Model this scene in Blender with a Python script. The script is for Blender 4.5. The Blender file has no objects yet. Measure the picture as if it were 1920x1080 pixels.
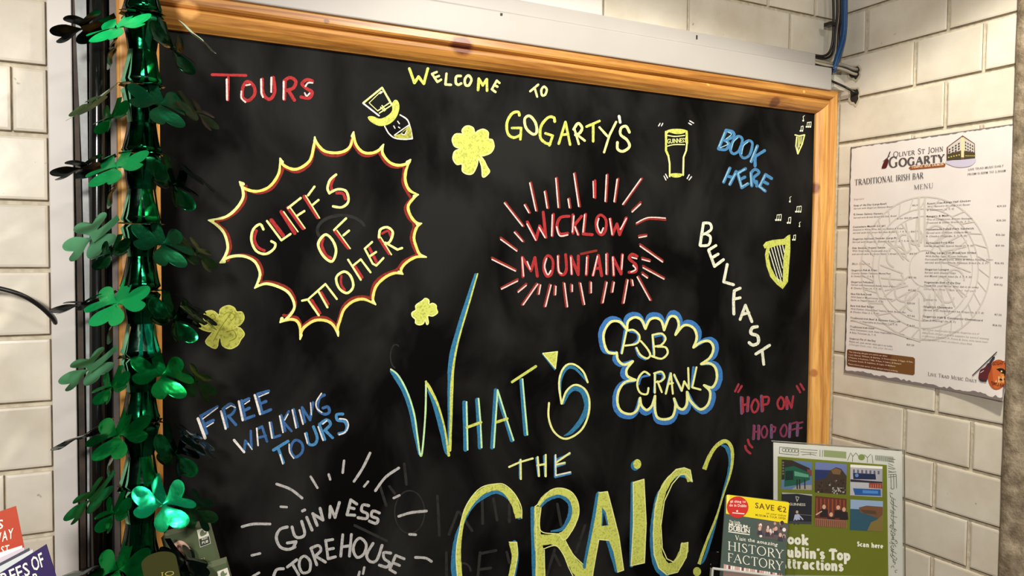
import bpy, bmesh, math, random
from mathutils import Vector, Matrix
from mathutils.geometry import tessellate_polygon
random.seed(7)
SC = bpy.context.scene
COL = SC.collection
CAMZ = 1.5
# ------------------------------------------------------------------ camera
YAW, PITCH, ROLL, FPX = math.radians(27.3806), math.radians(2.2914), math.radians(.4779), 1458.06
F = Vector((math.sin(YAW)*math.cos(PITCH), math.cos(YAW)*math.cos(PITCH), -math.sin(PITCH)))
rt = Vector((math.cos(YAW), -math.sin(YAW), 0)); up = rt.cross(F)
R1 = rt*math.cos(ROLL)+up*math.sin(ROLL); U1 = up*math.cos(ROLL)-rt*math.sin(ROLL)
cam = bpy.data.cameras.new('camera'); camo = bpy.data.objects.new('camera', cam); COL.objects.link(camo)
cam.sensor_width = 36; cam.lens = 36*FPX/1920; cam.clip_start = .01
camo.matrix_world = Matrix(((R1.x, U1.x, -F.x, 0), (R1.y, U1.y, -F.y, 0), (R1.z, U1.z, -F.z, CAMZ), (0, 0, 0, 1)))
SC.camera = camo
# ------------------------------------------------------------------ world, lights, exposure
SC.view_settings.view_transform = 'Standard'; SC.view_settings.look = 'None'
SC.view_settings.gamma = 1; SC.view_settings.use_curve_mapping = False
SC.view_settings.exposure = 0.0
w = bpy.data.worlds.new('world'); SC.world = w; w.use_nodes = True
w.node_tree.nodes['Background'].inputs[0].default_value = (1.0, .95, .89, 1)
w.node_tree.nodes['Background'].inputs[1].default_value = .12
def lamp(name, kind, loc, target, energy, color, **kw):
    l = bpy.data.lights.new(name, kind); o = bpy.data.objects.new(name, l); COL.objects.link(o)
    o.location = (loc[0], loc[1], loc[2]+CAMZ)
    d = Vector(target)-Vector(loc); o.rotation_euler = d.to_track_quat('-Z', 'Y').to_euler()
    l.energy = energy; l.color = color
    for k, v in kw.items(): setattr(l, k, v)
    return o
lamp('spot_lamp', 'SPOT', (.64, .28, .72), (.645, .30, -1), 44, (1, .93, .80), spot_size=math.radians(130), spot_blend=.14, shadow_soft_size=.035)
lamp('fill_light', 'AREA', (.55, -.95, 1.15), (.5, .98, .05), 7, (1, .94, .86), shape='RECTANGLE', size=.5, size_y=.12)  # unseen frontal fill, added to light both walls evenly
lamp('fill_light', 'AREA', (-.45, -.40, .30), (-.05, .98, -.10), 17, (1, .95, .90), shape='RECTANGLE', size=.14, size_y=.14)  # unseen low fill, added to brighten the left bricks and trim
# ------------------------------------------------------------------ picture measurements -> places in the room
def ray(px, py): return R1*((px-960)/FPX)-U1*((py-540)/FPX)+F
def O(v): return Vector((v.x, v.y, v.z+CAMZ))
def atY(px, py, Y): d = ray(px, py); return O(d*(Y/d.y))
def atX(px, py, X): d = ray(px, py); return O(d*(X/d.x))
def atD(px, py, D): return O(ray(px, py)*D)
WY, WX = .985, 1.1621       # back wall face, right wall face
def s2l(c): return tuple((v/255/12.92 if v/255 <= .04045 else ((v/255+.055)/1.055)**2.4) for v in c)
# ------------------------------------------------------------------ materials
def newmat(name):
    m = bpy.data.materials.new(name); m.use_nodes = True
    n = m.node_tree.nodes; return m, n, m.node_tree.links, n['Principled BSDF']
MC = {}
def plain(rgb, rough=.6, metal=0, spec=.5, var=0, scale=40, coat=0, name='paint', bump=0):
    key = (rgb, rough, metal, spec, var, scale, coat, bump)
    if key in MC: return MC[key]
    m, n, L, b = newmat(name)
    c = s2l(rgb); b.inputs['Base Color'].default_value = (*c, 1); b.inputs['Roughness'].default_value = rough
    b.inputs['Metallic'].default_value = metal; b.inputs['Specular IOR Level'].default_value = spec
    b.inputs['Coat Weight'].default_value = coat
    if var or bump:
        t = n.new('ShaderNodeTexCoord'); z = n.new('ShaderNodeTexNoise'); z.inputs['Scale'].default_value = scale; z.inputs['Detail'].default_value = 5
        L.new(t.outputs['Object'], z.inputs['Vector'])
        if var:
            r = n.new('ShaderNodeValToRGB'); r.color_ramp.elements[0].position = .35; r.color_ramp.elements[1].position = .65
            r.color_ramp.elements[0].color = (*[v*(1-var) for v in c], 1); r.color_ramp.elements[1].color = (*[min(1, v*(1+var*.4)) for v in c], 1)
            L.new(z.outputs['Fac'], r.inputs['Fac']); L.new(r.outputs['Color'], b.inputs['Base Color'])
        if bump:
            u = n.new('ShaderNodeBump'); u.inputs['Strength'].default_value = bump; u.inputs['Distance'].default_value = .002
            L.new(z.outputs['Fac'], u.inputs['Height']); L.new(u.outputs['Normal'], b.inputs['Normal'])
    MC[key] = m; return m
def brick_mat():
    m, n, L, b = newmat('glazed_brick')
    g = n.new('ShaderNodeTexCoord'); oi = n.new('ShaderNodeObjectInfo')
    ad = n.new('ShaderNodeVectorMath'); ad.operation = 'ADD'; L.new(g.outputs['Object'], ad.inputs[0]); L.new(oi.outputs['Location'], ad.inputs[1])
    z = n.new('ShaderNodeTexNoise'); z.inputs['Scale'].default_value = 14; z.inputs['Detail'].default_value = 6; z.inputs['Roughness'].default_value = .6; L.new(ad.outputs[0], z.inputs['Vector'])
    r = n.new('ShaderNodeValToRGB'); e = r.color_ramp.elements; e[0].position = .3; e[0].color = (*s2l((214, 204, 184)), 1); e[1].position = .68; e[1].color = (*s2l((232, 225, 209)), 1)
    L.new(z.outputs['Fac'], r.inputs['Fac'])
    z2 = n.new('ShaderNodeTexNoise'); z2.inputs['Scale'].default_value = 90; z2.inputs['Detail'].default_value = 2; L.new(ad.outputs[0], z2.inputs['Vector'])
    r2 = n.new('ShaderNodeValToRGB'); r2.color_ramp.elements[0].position = .20; r2.color_ramp.elements[0].color = (.45, .40, .32, 1); r2.color_ramp.elements[1].position = .25; r2.color_ramp.elements[1].color = (1, 1, 1, 1)
    L.new(z2.outputs['Fac'], r2.inputs['Fac'])
    mx = n.new('ShaderNodeMix'); mx.data_type = 'RGBA'; mx.blend_type = 'MULTIPLY'; mx.inputs[0].default_value = .8
    L.new(r.outputs['Color'], mx.inputs[6]); L.new(r2.outputs['Color'], mx.inputs[7])
    hs = n.new('ShaderNodeHueSaturation'); mr = n.new('ShaderNodeMapRange'); mr.inputs[3].default_value = .95; mr.inputs[4].default_value = 1.04
    L.new(oi.outputs['Random'], mr.inputs[0]); L.new(mr.outputs[0], hs.inputs['Value']); L.new(mx.outputs[2], hs.inputs['Color']); L.new(hs.outputs[0], b.inputs['Base Color'])
    b.inputs['Roughness'].default_value = .32; b.inputs['Specular IOR Level'].default_value = .35
    u = n.new('ShaderNodeBump'); u.inputs['Strength'].default_value = .25; u.inputs['Distance'].default_value = .002
    L.new(z.outputs['Fac'], u.inputs['Height']); L.new(u.outputs['Normal'], b.inputs['Normal'])
    return m
def wood_mat(axis):
    m, n, L, b = newmat('pine')
    g = n.new('ShaderNodeTexCoord'); mp = n.new('ShaderNodeMapping'); L.new(g.outputs['Object'], mp.inputs['Vector'])
    mp.inputs['Scale'].default_value = (3, 60, 60) if axis == 'x' else (60, 60, 3)
    z = n.new('ShaderNodeTexNoise'); z.inputs['Scale'].default_value = 1.5; z.inputs['Detail'].default_value = 8; z.inputs['Roughness'].default_value = .65; z.inputs['Distortion'].default_value = .8
    L.new(mp.outputs[0], z.inputs['Vector'])
    r = n.new('ShaderNodeValToRGB'); e = r.color_ramp.elements
    ca, cb_ = ((132, 80, 28), (198, 142, 66)) if axis == 'x' else ((176, 116, 48), (232, 176, 96))  # same pine; level rails toned darker, upright ones lighter, in place of lighting
    e[0].position = .36; e[0].color = (*s2l(ca), 1); e[1].position = .64; e[1].color = (*s2l(cb_), 1)
    L.new(z.outputs['Fac'], r.inputs['Fac']); last = r.outputs['Color']
    knots = [((866, 86), .0135, (95, 38, 18)), ((1455, 191), .009, (100, 52, 24)), ((1534, 352), .009, (120, 58, 28)), ((1328, 158), .0024, (225, 175, 90)), ((1507, 172), .0024, (225, 175, 90)), ((612, 40), .003, (110, 60, 30)), ((1530, 700), .006, (170, 105, 50)), ((352, 18), .010, (226, 168, 95))]
    for (px, py), rad, c in knots:
        p = atY(px, py, .955)
        d = n.new('ShaderNodeVectorMath'); d.operation = 'SUBTRACT'; L.new(g.outputs['Object'], d.inputs[0]); d.inputs[1].default_value = p
        sc2 = n.new('ShaderNodeVectorMath'); sc2.operation = 'MULTIPLY'; L.new(d.outputs[0], sc2.inputs[0]); sc2.inputs[1].default_value = (.8, .3, 1) if axis == 'x' else (1, .3, .8)
        nz = n.new('ShaderNodeTexNoise'); nz.inputs['Scale'].default_value = 120
        L.new(g.outputs['Object'], nz.inputs['Vector'])
        ln = n.new('ShaderNodeVectorMath'); ln.operation = 'LENGTH'; L.new(sc2.outputs[0], ln.inputs[0])
        ma = n.new('ShaderNodeMath'); ma.operation = 'MULTIPLY_ADD'; L.new(nz.outputs['Fac'], ma.inputs[0]); ma.inputs[1].default_value = rad*.35; L.new(ln.outputs['Value'], ma.inputs[2])
        mr = n.new('ShaderNodeMapRange'); mr.inputs[1].default_value = rad*.9; mr.inputs[2].default_value = rad*1.3; mr.inputs[3].default_value = .9; mr.inputs[4].default_value = 0
        L.new(ma.outputs[0], mr.inputs[0])
        mx = n.new('ShaderNodeMix'); mx.data_type = 'RGBA'; L.new(mr.outputs[0], mx.inputs[0]); L.new(last, mx.inputs[6]); mx.inputs[7].default_value = (*s2l(c), 1); last = mx.outputs[2]
    L.new(last, b.inputs['Base Color']); b.inputs['Roughness'].default_value = .38
    u = n.new('ShaderNodeBump'); u.inputs['Strength'].default_value = .15; u.inputs['Distance'].default_value = .001; L.new(z.outputs['Fac'], u.inputs['Height']); L.new(u.outputs['Normal'], b.inputs['Normal'])
    return m
def board_mat():
    m, n, L, b = newmat('chalkboard_paint')
    g = n.new('ShaderNodeTexCoord')
    mp = n.new('ShaderNodeMapping'); mp.inputs['Rotation'].default_value = (0, .6, 0); mp.inputs['Scale'].default_value = (1.6, .01, 1.0); L.new(g.outputs['Object'], mp.inputs['Vector'])
    z = n.new('ShaderNodeTexNoise'); z.inputs['Scale'].default_value = 6; z.inputs['Detail'].default_value = 5; z.inputs['Roughness'].default_value = .5; z.inputs['Distortion'].default_value = .5
    L.new(mp.outputs[0], z.inputs['Vector'])
    r = n.new('ShaderNodeValToRGB'); e = r.color_ramp.elements
    e[0].position = .40; e[0].color = (*s2l((4, 4, 4)), 1); e[1].position = .66; e[1].color = (*s2l((34, 34, 33)), 1)
    L.new(z.outputs['Fac'], r.inputs['Fac']); L.new(r.outputs['Color'], b.inputs['Base Color'])
    b.inputs['Roughness'].default_value = .6; b.inputs['Specular IOR Level'].default_value = .06
    return m
def chalk(rgb, dark=.72, scale=420):
    key = ('chalk', rgb, dark, scale)
    if key in MC: return MC[key]
    m, n, L, b = newmat('chalk_ink')
    c = s2l(rgb); g = n.new('ShaderNodeTexCoord'); z = n.new('ShaderNodeTexNoise'); z.inputs['Scale'].default_value = scale; z.inputs['Detail'].default_value = 3
    L.new(g.outputs['Object'], z.inputs['Vector'])
    r = n.new('ShaderNodeValToRGB'); e = r.color_ramp.elements; e[0].position = .36; e[0].color = (*[v*dark for v in c], 1); e[1].position = .50; e[1].color = (*c, 1)
    L.new(z.outputs['Fac'], r.inputs['Fac']); L.new(r.outputs['Color'], b.inputs['Base Color']); b.inputs['Roughness'].default_value = .85; b.inputs['Specular IOR Level'].default_value = .1
    MC[key] = m; return m
def foil(rgb, rough, glitter=0, metal=.92):
    key = ('foil', rgb, rough, glitter, metal)
    if key in MC: return MC[key]
    m, n, L, b = newmat('green_foil')
    c = s2l(rgb); b.inputs['Base Color'].default_value = (*c, 1); b.inputs['Metallic'].default_value = metal; b.inputs['Roughness'].default_value = rough
    g = n.new('ShaderNodeTexCoord'); z = n.new('ShaderNodeTexNoise'); z.inputs['Scale'].default_value = 60; z.inputs['Detail'].default_value = 2; L.new(g.outputs['Object'], z.inputs['Vector'])
    u = n.new('ShaderNodeBump'); u.inputs['Strength'].default_value = .35; u.inputs['Distance'].default_value = .003; L.new(z.outputs['Fac'], u.inputs['Height'])
    L.new(u.outputs['Normal'], b.inputs['Normal'])
    if glitter:
        v = n.new('ShaderNodeTexVoronoi'); v.inputs['Scale'].default_value = 900; L.new(g.outputs['Object'], v.inputs['Vector'])
        u2 = n.new('ShaderNodeBump'); u2.inputs['Strength'].default_value = glitter; u2.inputs['Distance'].default_value = .001; L.new(v.outputs['Color'], u2.inputs['Height']); L.new(u.outputs['Normal'], u2.inputs['Normal'])
        L.new(u2.outputs['Normal'], b.inputs['Normal'])
    MC[key] = m; return m
def acrylic_mat():
    m, n, L, b = newmat('clear_acrylic')
    for x in list(n):
        if x.type != 'OUTPUT_MATERIAL': n.remove(x)
    t = n.new('ShaderNodeBsdfTransparent'); t.inputs[0].default_value = (.96, .97, .96, 1); g = n.new('ShaderNodeBsdfGlossy'); g.inputs['Roughness'].default_value = .04
    f = n.new('ShaderNodeFresnel'); f.inputs['IOR'].default_value = 1.22; mx = n.new('ShaderNodeMixShader')
    L.new(f.outputs[0], mx.inputs[0]); L.new(t.outputs[0], mx.inputs[1]); L.new(g.outputs[0], mx.inputs[2])
    L.new(mx.outputs[0], [x for x in n if x.type == 'OUTPUT_MATERIAL'][0].inputs[0]); return m
JOINT_SHADE = plain((112, 96, 72), .9, var=.5, scale=60, name='joint_shade'); BRICK = brick_mat(); MORTAR = plain((212, 202, 178), .9, var=.2, scale=120, bump=.6, name='mortar')
WOODX, WOODZ = wood_mat('x'), wood_mat('z')
PLASTIC = plain((220, 214, 207), .42, name='white_plastic', var=.03, scale=12)
TRUNK = plain((170, 166, 162), .42, name='white_plastic', var=.03, scale=12)  # same white plastic, colour darkened to offset the strong spot light
BLACKP = plain((13, 15, 14), .18, name='black_plastic')
ACRYL = acrylic_mat()
# ------------------------------------------------------------------ object helpers
def tag(o, label=None, cat=None, group=None, kind=None):
    if label: o['label'] = label
    if cat: o['category'] = cat
    if group: o['group'] = group
    if kind: o['kind'] = kind
    return o
def empty(name, loc=(0, 0, 0)):
    o = bpy.data.objects.new(name, None); COL.objects.link(o); o.location = loc; o.empty_display_size = .02; return o
def link(name, me, mats, parent=None, loc=None):
    o = bpy.data.objects.new(name, me); COL.objects.link(o)
    for m in (mats if isinstance(mats, (list, tuple)) else [mats]): 
        if me.users <= 1: me.materials.append(m)
    if parent:
        o.parent = parent; o.matrix_parent_inverse = Matrix.Translation(-parent.location)
    if loc is not None: o.location = loc
    return o
class MB:
    def __init__(s): s.v = []; s.f = []; s.mi = []; s.smooth = False
    def face(s, ids, mi=0): s.f.append(ids); s.mi.append(mi)
    def add(s, vs, fs, mi=0):
        k = len(s.v); s.v += [tuple(v) for v in vs]
        for f in fs: s.face([i+k for i in f], mi)
    def box(s, lo, hi, mi=0):
        x0, y0, z0 = lo; x1, y1, z1 = hi
        s.add([(x0,y0,z0),(x1,y0,z0),(x1,y1,z0),(x0,y1,z0),(x0,y0,z1),(x1,y0,z1),(x1,y1,z1),(x0,y1,z1)],
              [(0,3,2,1),(4,5,6,7),(0,1,5,4),(1,2,6,5),(2,3,7,6),(3,0,4,7)], mi)
    def tube(s, pts, r, seg=10, mi=0):
        pts = [Vector(p) for p in pts]; k = len(s.v); n = len(pts); prev = None
        for i, p in enumerate(pts):
            t = (pts[min(i+1, n-1)]-pts[max(i-1, 0)]).normalized()
            a = (prev-t*prev.dot(t)).normalized() if prev else (t.orthogonal().normalized())
            prev = a; bb = t.cross(a); rr = r[i] if isinstance(r, (list, tuple)) else r
            for j in range(seg):
                an = 2*math.pi*j/seg; s.v.append(tuple(p+a*math.cos(an)*rr+bb*math.sin(an)*rr))
        for i in range(n-1):
            for j in range(seg):
                s.face([k+i*seg+j, k+i*seg+(j+1) % seg, k+(i+1)*seg+(j+1) % seg, k+(i+1)*seg+j], mi)
        s.face([k+j for j in range(seg)][::-1], mi); s.face([k+(n-1)*seg+j for j in range(seg)], mi)
    def slab(s, quad, n, th, mi=0):   # quad corners at the front, thickness away from n
        q = [Vector(p) for p in quad]; b = [p-n*th for p in q]
        s.add(q+b, [(0,1,2,3),(7,6,5,4),(0,4,5,1),(1,5,6,2),(2,6,7,3),(3,7,4,0)], mi)
    def mesh(s, name):
        me = bpy.data.meshes.new(name); me.from_pydata(s.v, [], s.f)
        me.polygons.foreach_set('material_index', s.mi)
        if s.smooth: me.polygons.foreach_set('use_smooth', [True]*len(s.f))
        me.update(); return me
    def build(s, name, mats, parent=None, loc=None): return link(name, s.mesh(name), mats, parent, loc)
def catmull(pts, closed=False, n=6):
    out = []; m = len(pts)
    if m < 3: return list(pts)
    rng = range(m) if closed else range(m-1)
    for i in rng:
        g = (lambda k: pts[k % m]) if closed else (lambda k: pts[max(0, min(m-1, k))])
        p0, p1, p2, p3 = g(i-1), g(i), g(i+1), g(i+2)
        for j in range(n):
            t = j/n
            out.append(tuple(.5*((2*b)+(c-a)*t+(2*a-5*b+4*c-d)*t*t+(3*b-a-3*c+d)*t**3) for a, b, c, d in zip(p0, p1, p2, p3)))
    if not closed: out.append(tuple(pts[-1]))
    return out
# ------------------------------------------------------------------ drawing flat marks on a surface
class Art:
    """Flat marks laid on a surface; S maps picture measurements to the surface, nrm points off it."""
    def __init__(s, S, nrm, base=.0003, step=.000006, org=(0, 0), sc=1.0):
        s.S = S; s.n = Vector(nrm); s.off = base; s.step = step; s.v = []; s.f = []; s.mi = []; s.mats = []; s.o = org; s.k = sc
    def at(s, org, sc): s.o = org; s.k = sc; return s
    def _m(s, mat):
        if mat not in s.mats: s.mats.append(mat)
        return s.mats.index(mat)
    def _emit(s, pts, faces, mat, raw=False):
        k = len(s.v); s.off += s.step; mi = s._m(mat)
        for x, y in pts:
            if not raw: x, y = s.o[0]+x*s.k, s.o[1]+y*s.k
            s.v.append(tuple(s.S(x, y)+s.n*s.off))
        for f in faces: s.f.append([i+k for i in f]); s.mi.append(mi)
    def stroke(s, mat, w, pts, c=0, closed=False, raw=False, cap=True, wob=.08):
        P = [(p[0], p[1], p[2] if len(p) > 2 else w) for p in pts]
        if c and len(P) > 2: P = catmull(P, closed)
        elif not c and len(P) > 2 and not closed:
            # sharp corners: separate segments
            for a, b in zip(P[:-1], P[1:]): s.stroke(mat, w, [a, b], 0, False, raw, cap, wob)
            return s
        if len(P) == 2:
            a, b = P; P = [tuple(a[i]+(b[i]-a[i])*t/4 for i in range(3)) for t in range(5)]
        n = len(P); V = []; Fc = []
        for i, p in enumerate(P):
            a = P[(i-1) % n] if closed else P[max(i-1, 0)]; b = P[(i+1) % n] if closed else P[min(i+1, n-1)]
            dx, dy = b[0]-a[0], b[1]-a[1]; l = math.hypot(dx, dy) or 1; nx, ny = -dy/l, dx/l
            h = p[2]/2*(1+random.uniform(-wob, wob)); V += [(p[0]+nx*h, p[1]+ny*h), (p[0]-nx*h, p[1]-ny*h)]
        for i in range(n if closed else n-1):
            j = (i+1) % n; Fc.append((2*i, 2*i+1, 2*j+1, 2*j))
        if cap and not closed:
            for e, nb in ((0, 1), (n-1, n-2)):
                cx, cy, ww = P[e]; dx, dy = cx-P[nb][0], cy-P[nb][1]; l = math.hypot(dx, dy) or 1; dx /= l; dy /= l; k = len(V); h = ww/2
                for t in range(7):
                    an = -math.pi/2+math.pi*t/6; V.append((cx+(dx*math.cos(an)-dy*math.sin(an))*h, cy+(dy*math.cos(an)+dx*math.sin(an))*h))
                Fc.append(tuple(range(k, k+7)))
        s._emit(V, Fc, mat, raw); return s
    def fill(s, mat, pts, c=0, raw=False):
        P = catmull([tuple(p) for p in pts], True, 5) if c else [tuple(p) for p in pts]
        tri = tessellate_polygon([[Vector((x, y, 0)) for x, y in P]])
        s._emit(P, [tuple(t) for t in tri], mat, raw); return s
    def disc(s, mat, cx, cy, rx, ry=None, raw=False, n=24):
        ry = ry or rx; s._emit([(cx+rx*math.cos(2*math.pi*i/n), cy+ry*math.sin(2*math.pi*i/n)) for i in range(n)], [tuple(range(n))], mat, raw); return s
    def ring(s, mat, w, cx, cy, rx, ry=None, a0=0, a1=360, **k):
        ry = ry or rx; n = max(6, int(abs(a1-a0)/12)); full = abs(a1-a0) >= 359
        pts = [(cx+rx*math.cos(math.radians(a0+(a1-a0)*i/n)), cy-ry*math.sin(math.radians(a0+(a1-a0)*i/n))) for i in range(n if full else n+1)]
        return s.stroke(mat, w, pts, 1, full, **k)
    def poly(s, mat, pts): return s.fill(mat, pts)
    def text(s, mat, txt, p0, p1, h, upx=0.0, shear=0.0, h1=None, bold=0):
        """sans lettering set from p0 to p1 (baseline), cap height h in picture units."""
        x = 0; items = []
        for ch in txt:
            if ch == ' ': x += .32; continue
            g = GL.get(ch) or GL['o']; items.append((g, x-g[2])); x += (g[3]-g[2])+.09
        tot = max(x-.09, .1); V = []; Fc = []; dx, dy = p1[0]-p0[0], p1[1]-p0[1]; h1 = h1 or h
        for (vs, fs, mn, mxx, _), ox in items:
            k = len(V)
            for vx, vy in vs:
                u = (vx+ox)/tot; hh = (h+(h1-h)*u)*vy/.7
                V.append((p0[0]+dx*u+(upx+shear)*hh, p0[1]+dy*u-hh))
            Fc += [tuple(i+k for i in f) for f in fs]
        s._emit(V, Fc, mat); return s
    def glyphs(s, mat, font, txt, p0, p1, h, th=.13, tn=.05, upx=0.0, h1=None):
        """stroke-built lettering with serifs."""
        x = 0; items = []
        for ch in txt:
            if ch == ' ': x += .45; continue
            sm = 1.0
            if ch.islower() and font is SERIF: ch = ch.upper(); sm = .78
            a, st = font[ch]; items.append((st, x, sm)); x += a*sm+.1
        tot = x-.1; dx, dy = p1[0]-p0[0], p1[1]-p0[1]; sx = math.hypot(dx, dy)/tot; h1 = h1 or h
        for st, ox, sm in items:
            for kind, pts in st:
                wa = {'T': th, 't': tn, 's': tn*1.1, 'c': th, 'B': th}[kind]
                Q = []
                for q in pts:
                    u = (ox+q[0]*sm)/tot; hh = (h+(h1-h)*u)*q[1]*sm; wq = (tn+(th-tn)*q[2]) if len(q) > 2 else wa
                    Q.append((p0[0]+dx*u+upx*hh, p0[1]+dy*u-hh, wq*h))
                s.stroke(mat, th*h, Q, 1 if kind == 'c' else 0, cap=(kind in 'B'), wob=0)
        return s
    def build(s, name, parent=None, label=None):
        me = bpy.data.meshes.new(name); me.from_pydata(s.v, [], s.f); me.polygons.foreach_set('material_index', s.mi); me.update()
        o = link(name, me, s.mats, parent)
        if label: o['label'] = label
        return o
# sans glyphs as outlines of Blender's built-in font
GL = {}
def make_glyphs():
    chars = "ABCDEFGHIJKLMNOPQRSTUVWXYZabcdefghijklmnopqrstuvwxyz0123456789'&.,:()-#€/@"
    obs = []
    for ch in chars:
        c = bpy.data.curves.new('g', 'FONT'); c.body = ch; c.resolution_u = 2; c.offset = .012; o = bpy.data.objects.new('g', c); COL.objects.link(o); obs.append((ch, o, c))
    bpy.context.view_layer.update(); dg = bpy.context.evaluated_depsgraph_get()
    for ch, o, c in obs:
        me = bpy.data.meshes.new_from_object(o.evaluated_get(dg)); vs = [(v.co.x, v.co.y) for v in me.vertices]; fs = [tuple(p.vertices) for p in me.polygons]
        if vs: GL[ch] = (vs, fs, min(v[0] for v in vs), max(v[0] for v in vs), 0)
        bpy.data.meshes.remove(me)
    for ch, o, c in obs: bpy.data.objects.remove(o); bpy.data.curves.remove(c)
make_glyphs()
def ell(cx, cy, rx, ry, a0, a1, n=14):
    return ('c', [(cx+rx*math.cos(math.radians(a0+(a1-a0)*i/n)), cy+ry*math.sin(math.radians(a0+(a1-a0)*i/n)), abs(math.cos(math.radians(a0+(a1-a0)*i/n)))) for i in range(n+1)])
def srf(*pts, hw=.11): return [('s', [(x-hw, y), (x+hw, y)]) for x, y in pts]
def T(*p): return ('T', list(p))
def t(*p): return ('t', list(p))
SERIF = {
 'A': (.78, [t((.04,.02),(.38,.98)), T((.38,1),(.72,.02)), t((.17,.36),(.60,.36))]+srf((.06,.02),(.70,.02))),
 'B': (.62, [T((.14,0),(.14,1)), t((.05,.98),(.32,.98)), t((.14,.52),(.34,.52)), t((.05,.02),(.34,.02)), ell(.32,.75,.2,.23,90,-90), ell(.33,.27,.25,.25,90,-90)]),
 'C': (.78, [ell(.44,.5,.36,.5,48,312), t((.70,.98),(.70,.78)), t((.70,.02),(.70,.2))]),
 'D': (.80, [T((.14,0),(.14,1)), t((.05,.98),(.36,.98)), t((.05,.02),(.36,.02)), ell(.34,.5,.40,.48,90,-90)]),
 'E': (.60, [T((.14,0),(.14,1)), t((.05,.98),(.54,.98)), t((.14,.52),(.44,.52)), t((.05,.02),(.57,.02)), t((.54,1),(.54,.82)), t((.57,0),(.57,.2))]),
 'F': (.56, [T((.14,0),(.14,1)), t((.05,.98),(.54,.98)), t((.14,.52),(.44,.52)), t((.54,1),(.54,.82))]+srf((.14,.02))),
 'G': (.84, [ell(.44,.5,.36,.5,48,312), t((.70,.98),(.70,.78)), T((.68,.06),(.68,.42))]+srf((.68,.42))),
 'H': (.82, [T((.14,0),(.14,1)), T((.68,0),(.68,1)), t((.14,.52),(.68,.52))]+srf((.14,.02),(.14,.98),(.68,.02),(.68,.98))),
 'I': (.28, [T((.14,0),(.14,1))]+srf((.14,.02),(.14,.98))),
 'J': (.36, [T((.22,.05),(.22,1)), ('c', [(.22,.08),(.14,-.08),(.0,-.1)])]+srf((.22,.98))),
 'L': (.58, [T((.14,0),(.14,1)), t((.05,.02),(.54,.02)), t((.54,0),(.54,.2))]+srf((.14,.98))),
 'M': (.95, [t((.12,0),(.14,1)), T((.14,1),(.46,.05)), t((.46,.05),(.80,1)), T((.80,1),(.82,0))]+srf((.12,.02),(.82,.02),(.1,.98),(.84,.98),hw=.09)),
 'N': (.82, [t((.14,0),(.14,1)), T((.14,1),(.68,0)), t((.68,0),(.68,1))]+srf((.14,.02),(.10,.98),(.68,.98))),
 'O': (.86, [ell(.43,.5,.38,.5,0,360,24)]),
 'P': (.62, [T((.14,0),(.14,1)), t((.05,.98),(.34,.98)), t((.14,.46),(.34,.46)), ell(.33,.72,.23,.26,90,-90)]+srf((.14,.02))),
 'R': (.70, [T((.14,0),(.14,1)), t((.05,.98),(.34,.98)), t((.14,.5),(.34,.5)), ell(.33,.74,.22,.24,90,-90), T((.34,.5),(.66,.02))]+srf((.14,.02),(.66,.02),hw=.09)),
 'S': (.54, [('c', [(.46,.78,0),(.42,.94,.1),(.27,1,.2),(.12,.90,.8),(.12,.70,1),(.28,.54,1),(.44,.38,1),(.48,.18,.9),(.30,0,.2),(.12,.05,.1),(.06,.24,0)])]),
 'T': (.70, [T((.35,0),(.35,1)), t((.03,.98),(.67,.98)), t((.03,1),(.03,.8)), t((.67,1),(.67,.8))]+srf((.35,.02))),
 'U': (.78, [T((.14,1),(.14,.3)), ('c', [(.14,.32,1),(.20,.06,.6),(.42,0,.2),(.60,.1,.2),(.66,.32,0)]), t((.66,.3),(.66,1))]+srf((.14,.98),(.66,.98))),
 'V': (.76, [T((.06,.98),(.38,0)), t((.38,0),(.70,.98))]+srf((.06,.98),(.70,.98))),
 'Y': (.72, [T((.06,.98),(.36,.46)), t((.36,.46),(.66,.98)), T((.36,.46),(.36,0))]+srf((.06,.98),(.66,.98),(.36,.02))),
 '.': (.2, [T((.1,0),(.1,.1))]),
}
def ov(cx, cy, rx, ry, a0=0, a1=360, n=14): return ('c', [(cx+rx*math.cos(math.radians(a0+(a1-a0)*i/n)), cy+ry*math.sin(math.radians(a0+(a1-a0)*i/n)), .8) for i in range(n+1)])
def b(*p): return ('T', list(p))
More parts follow.
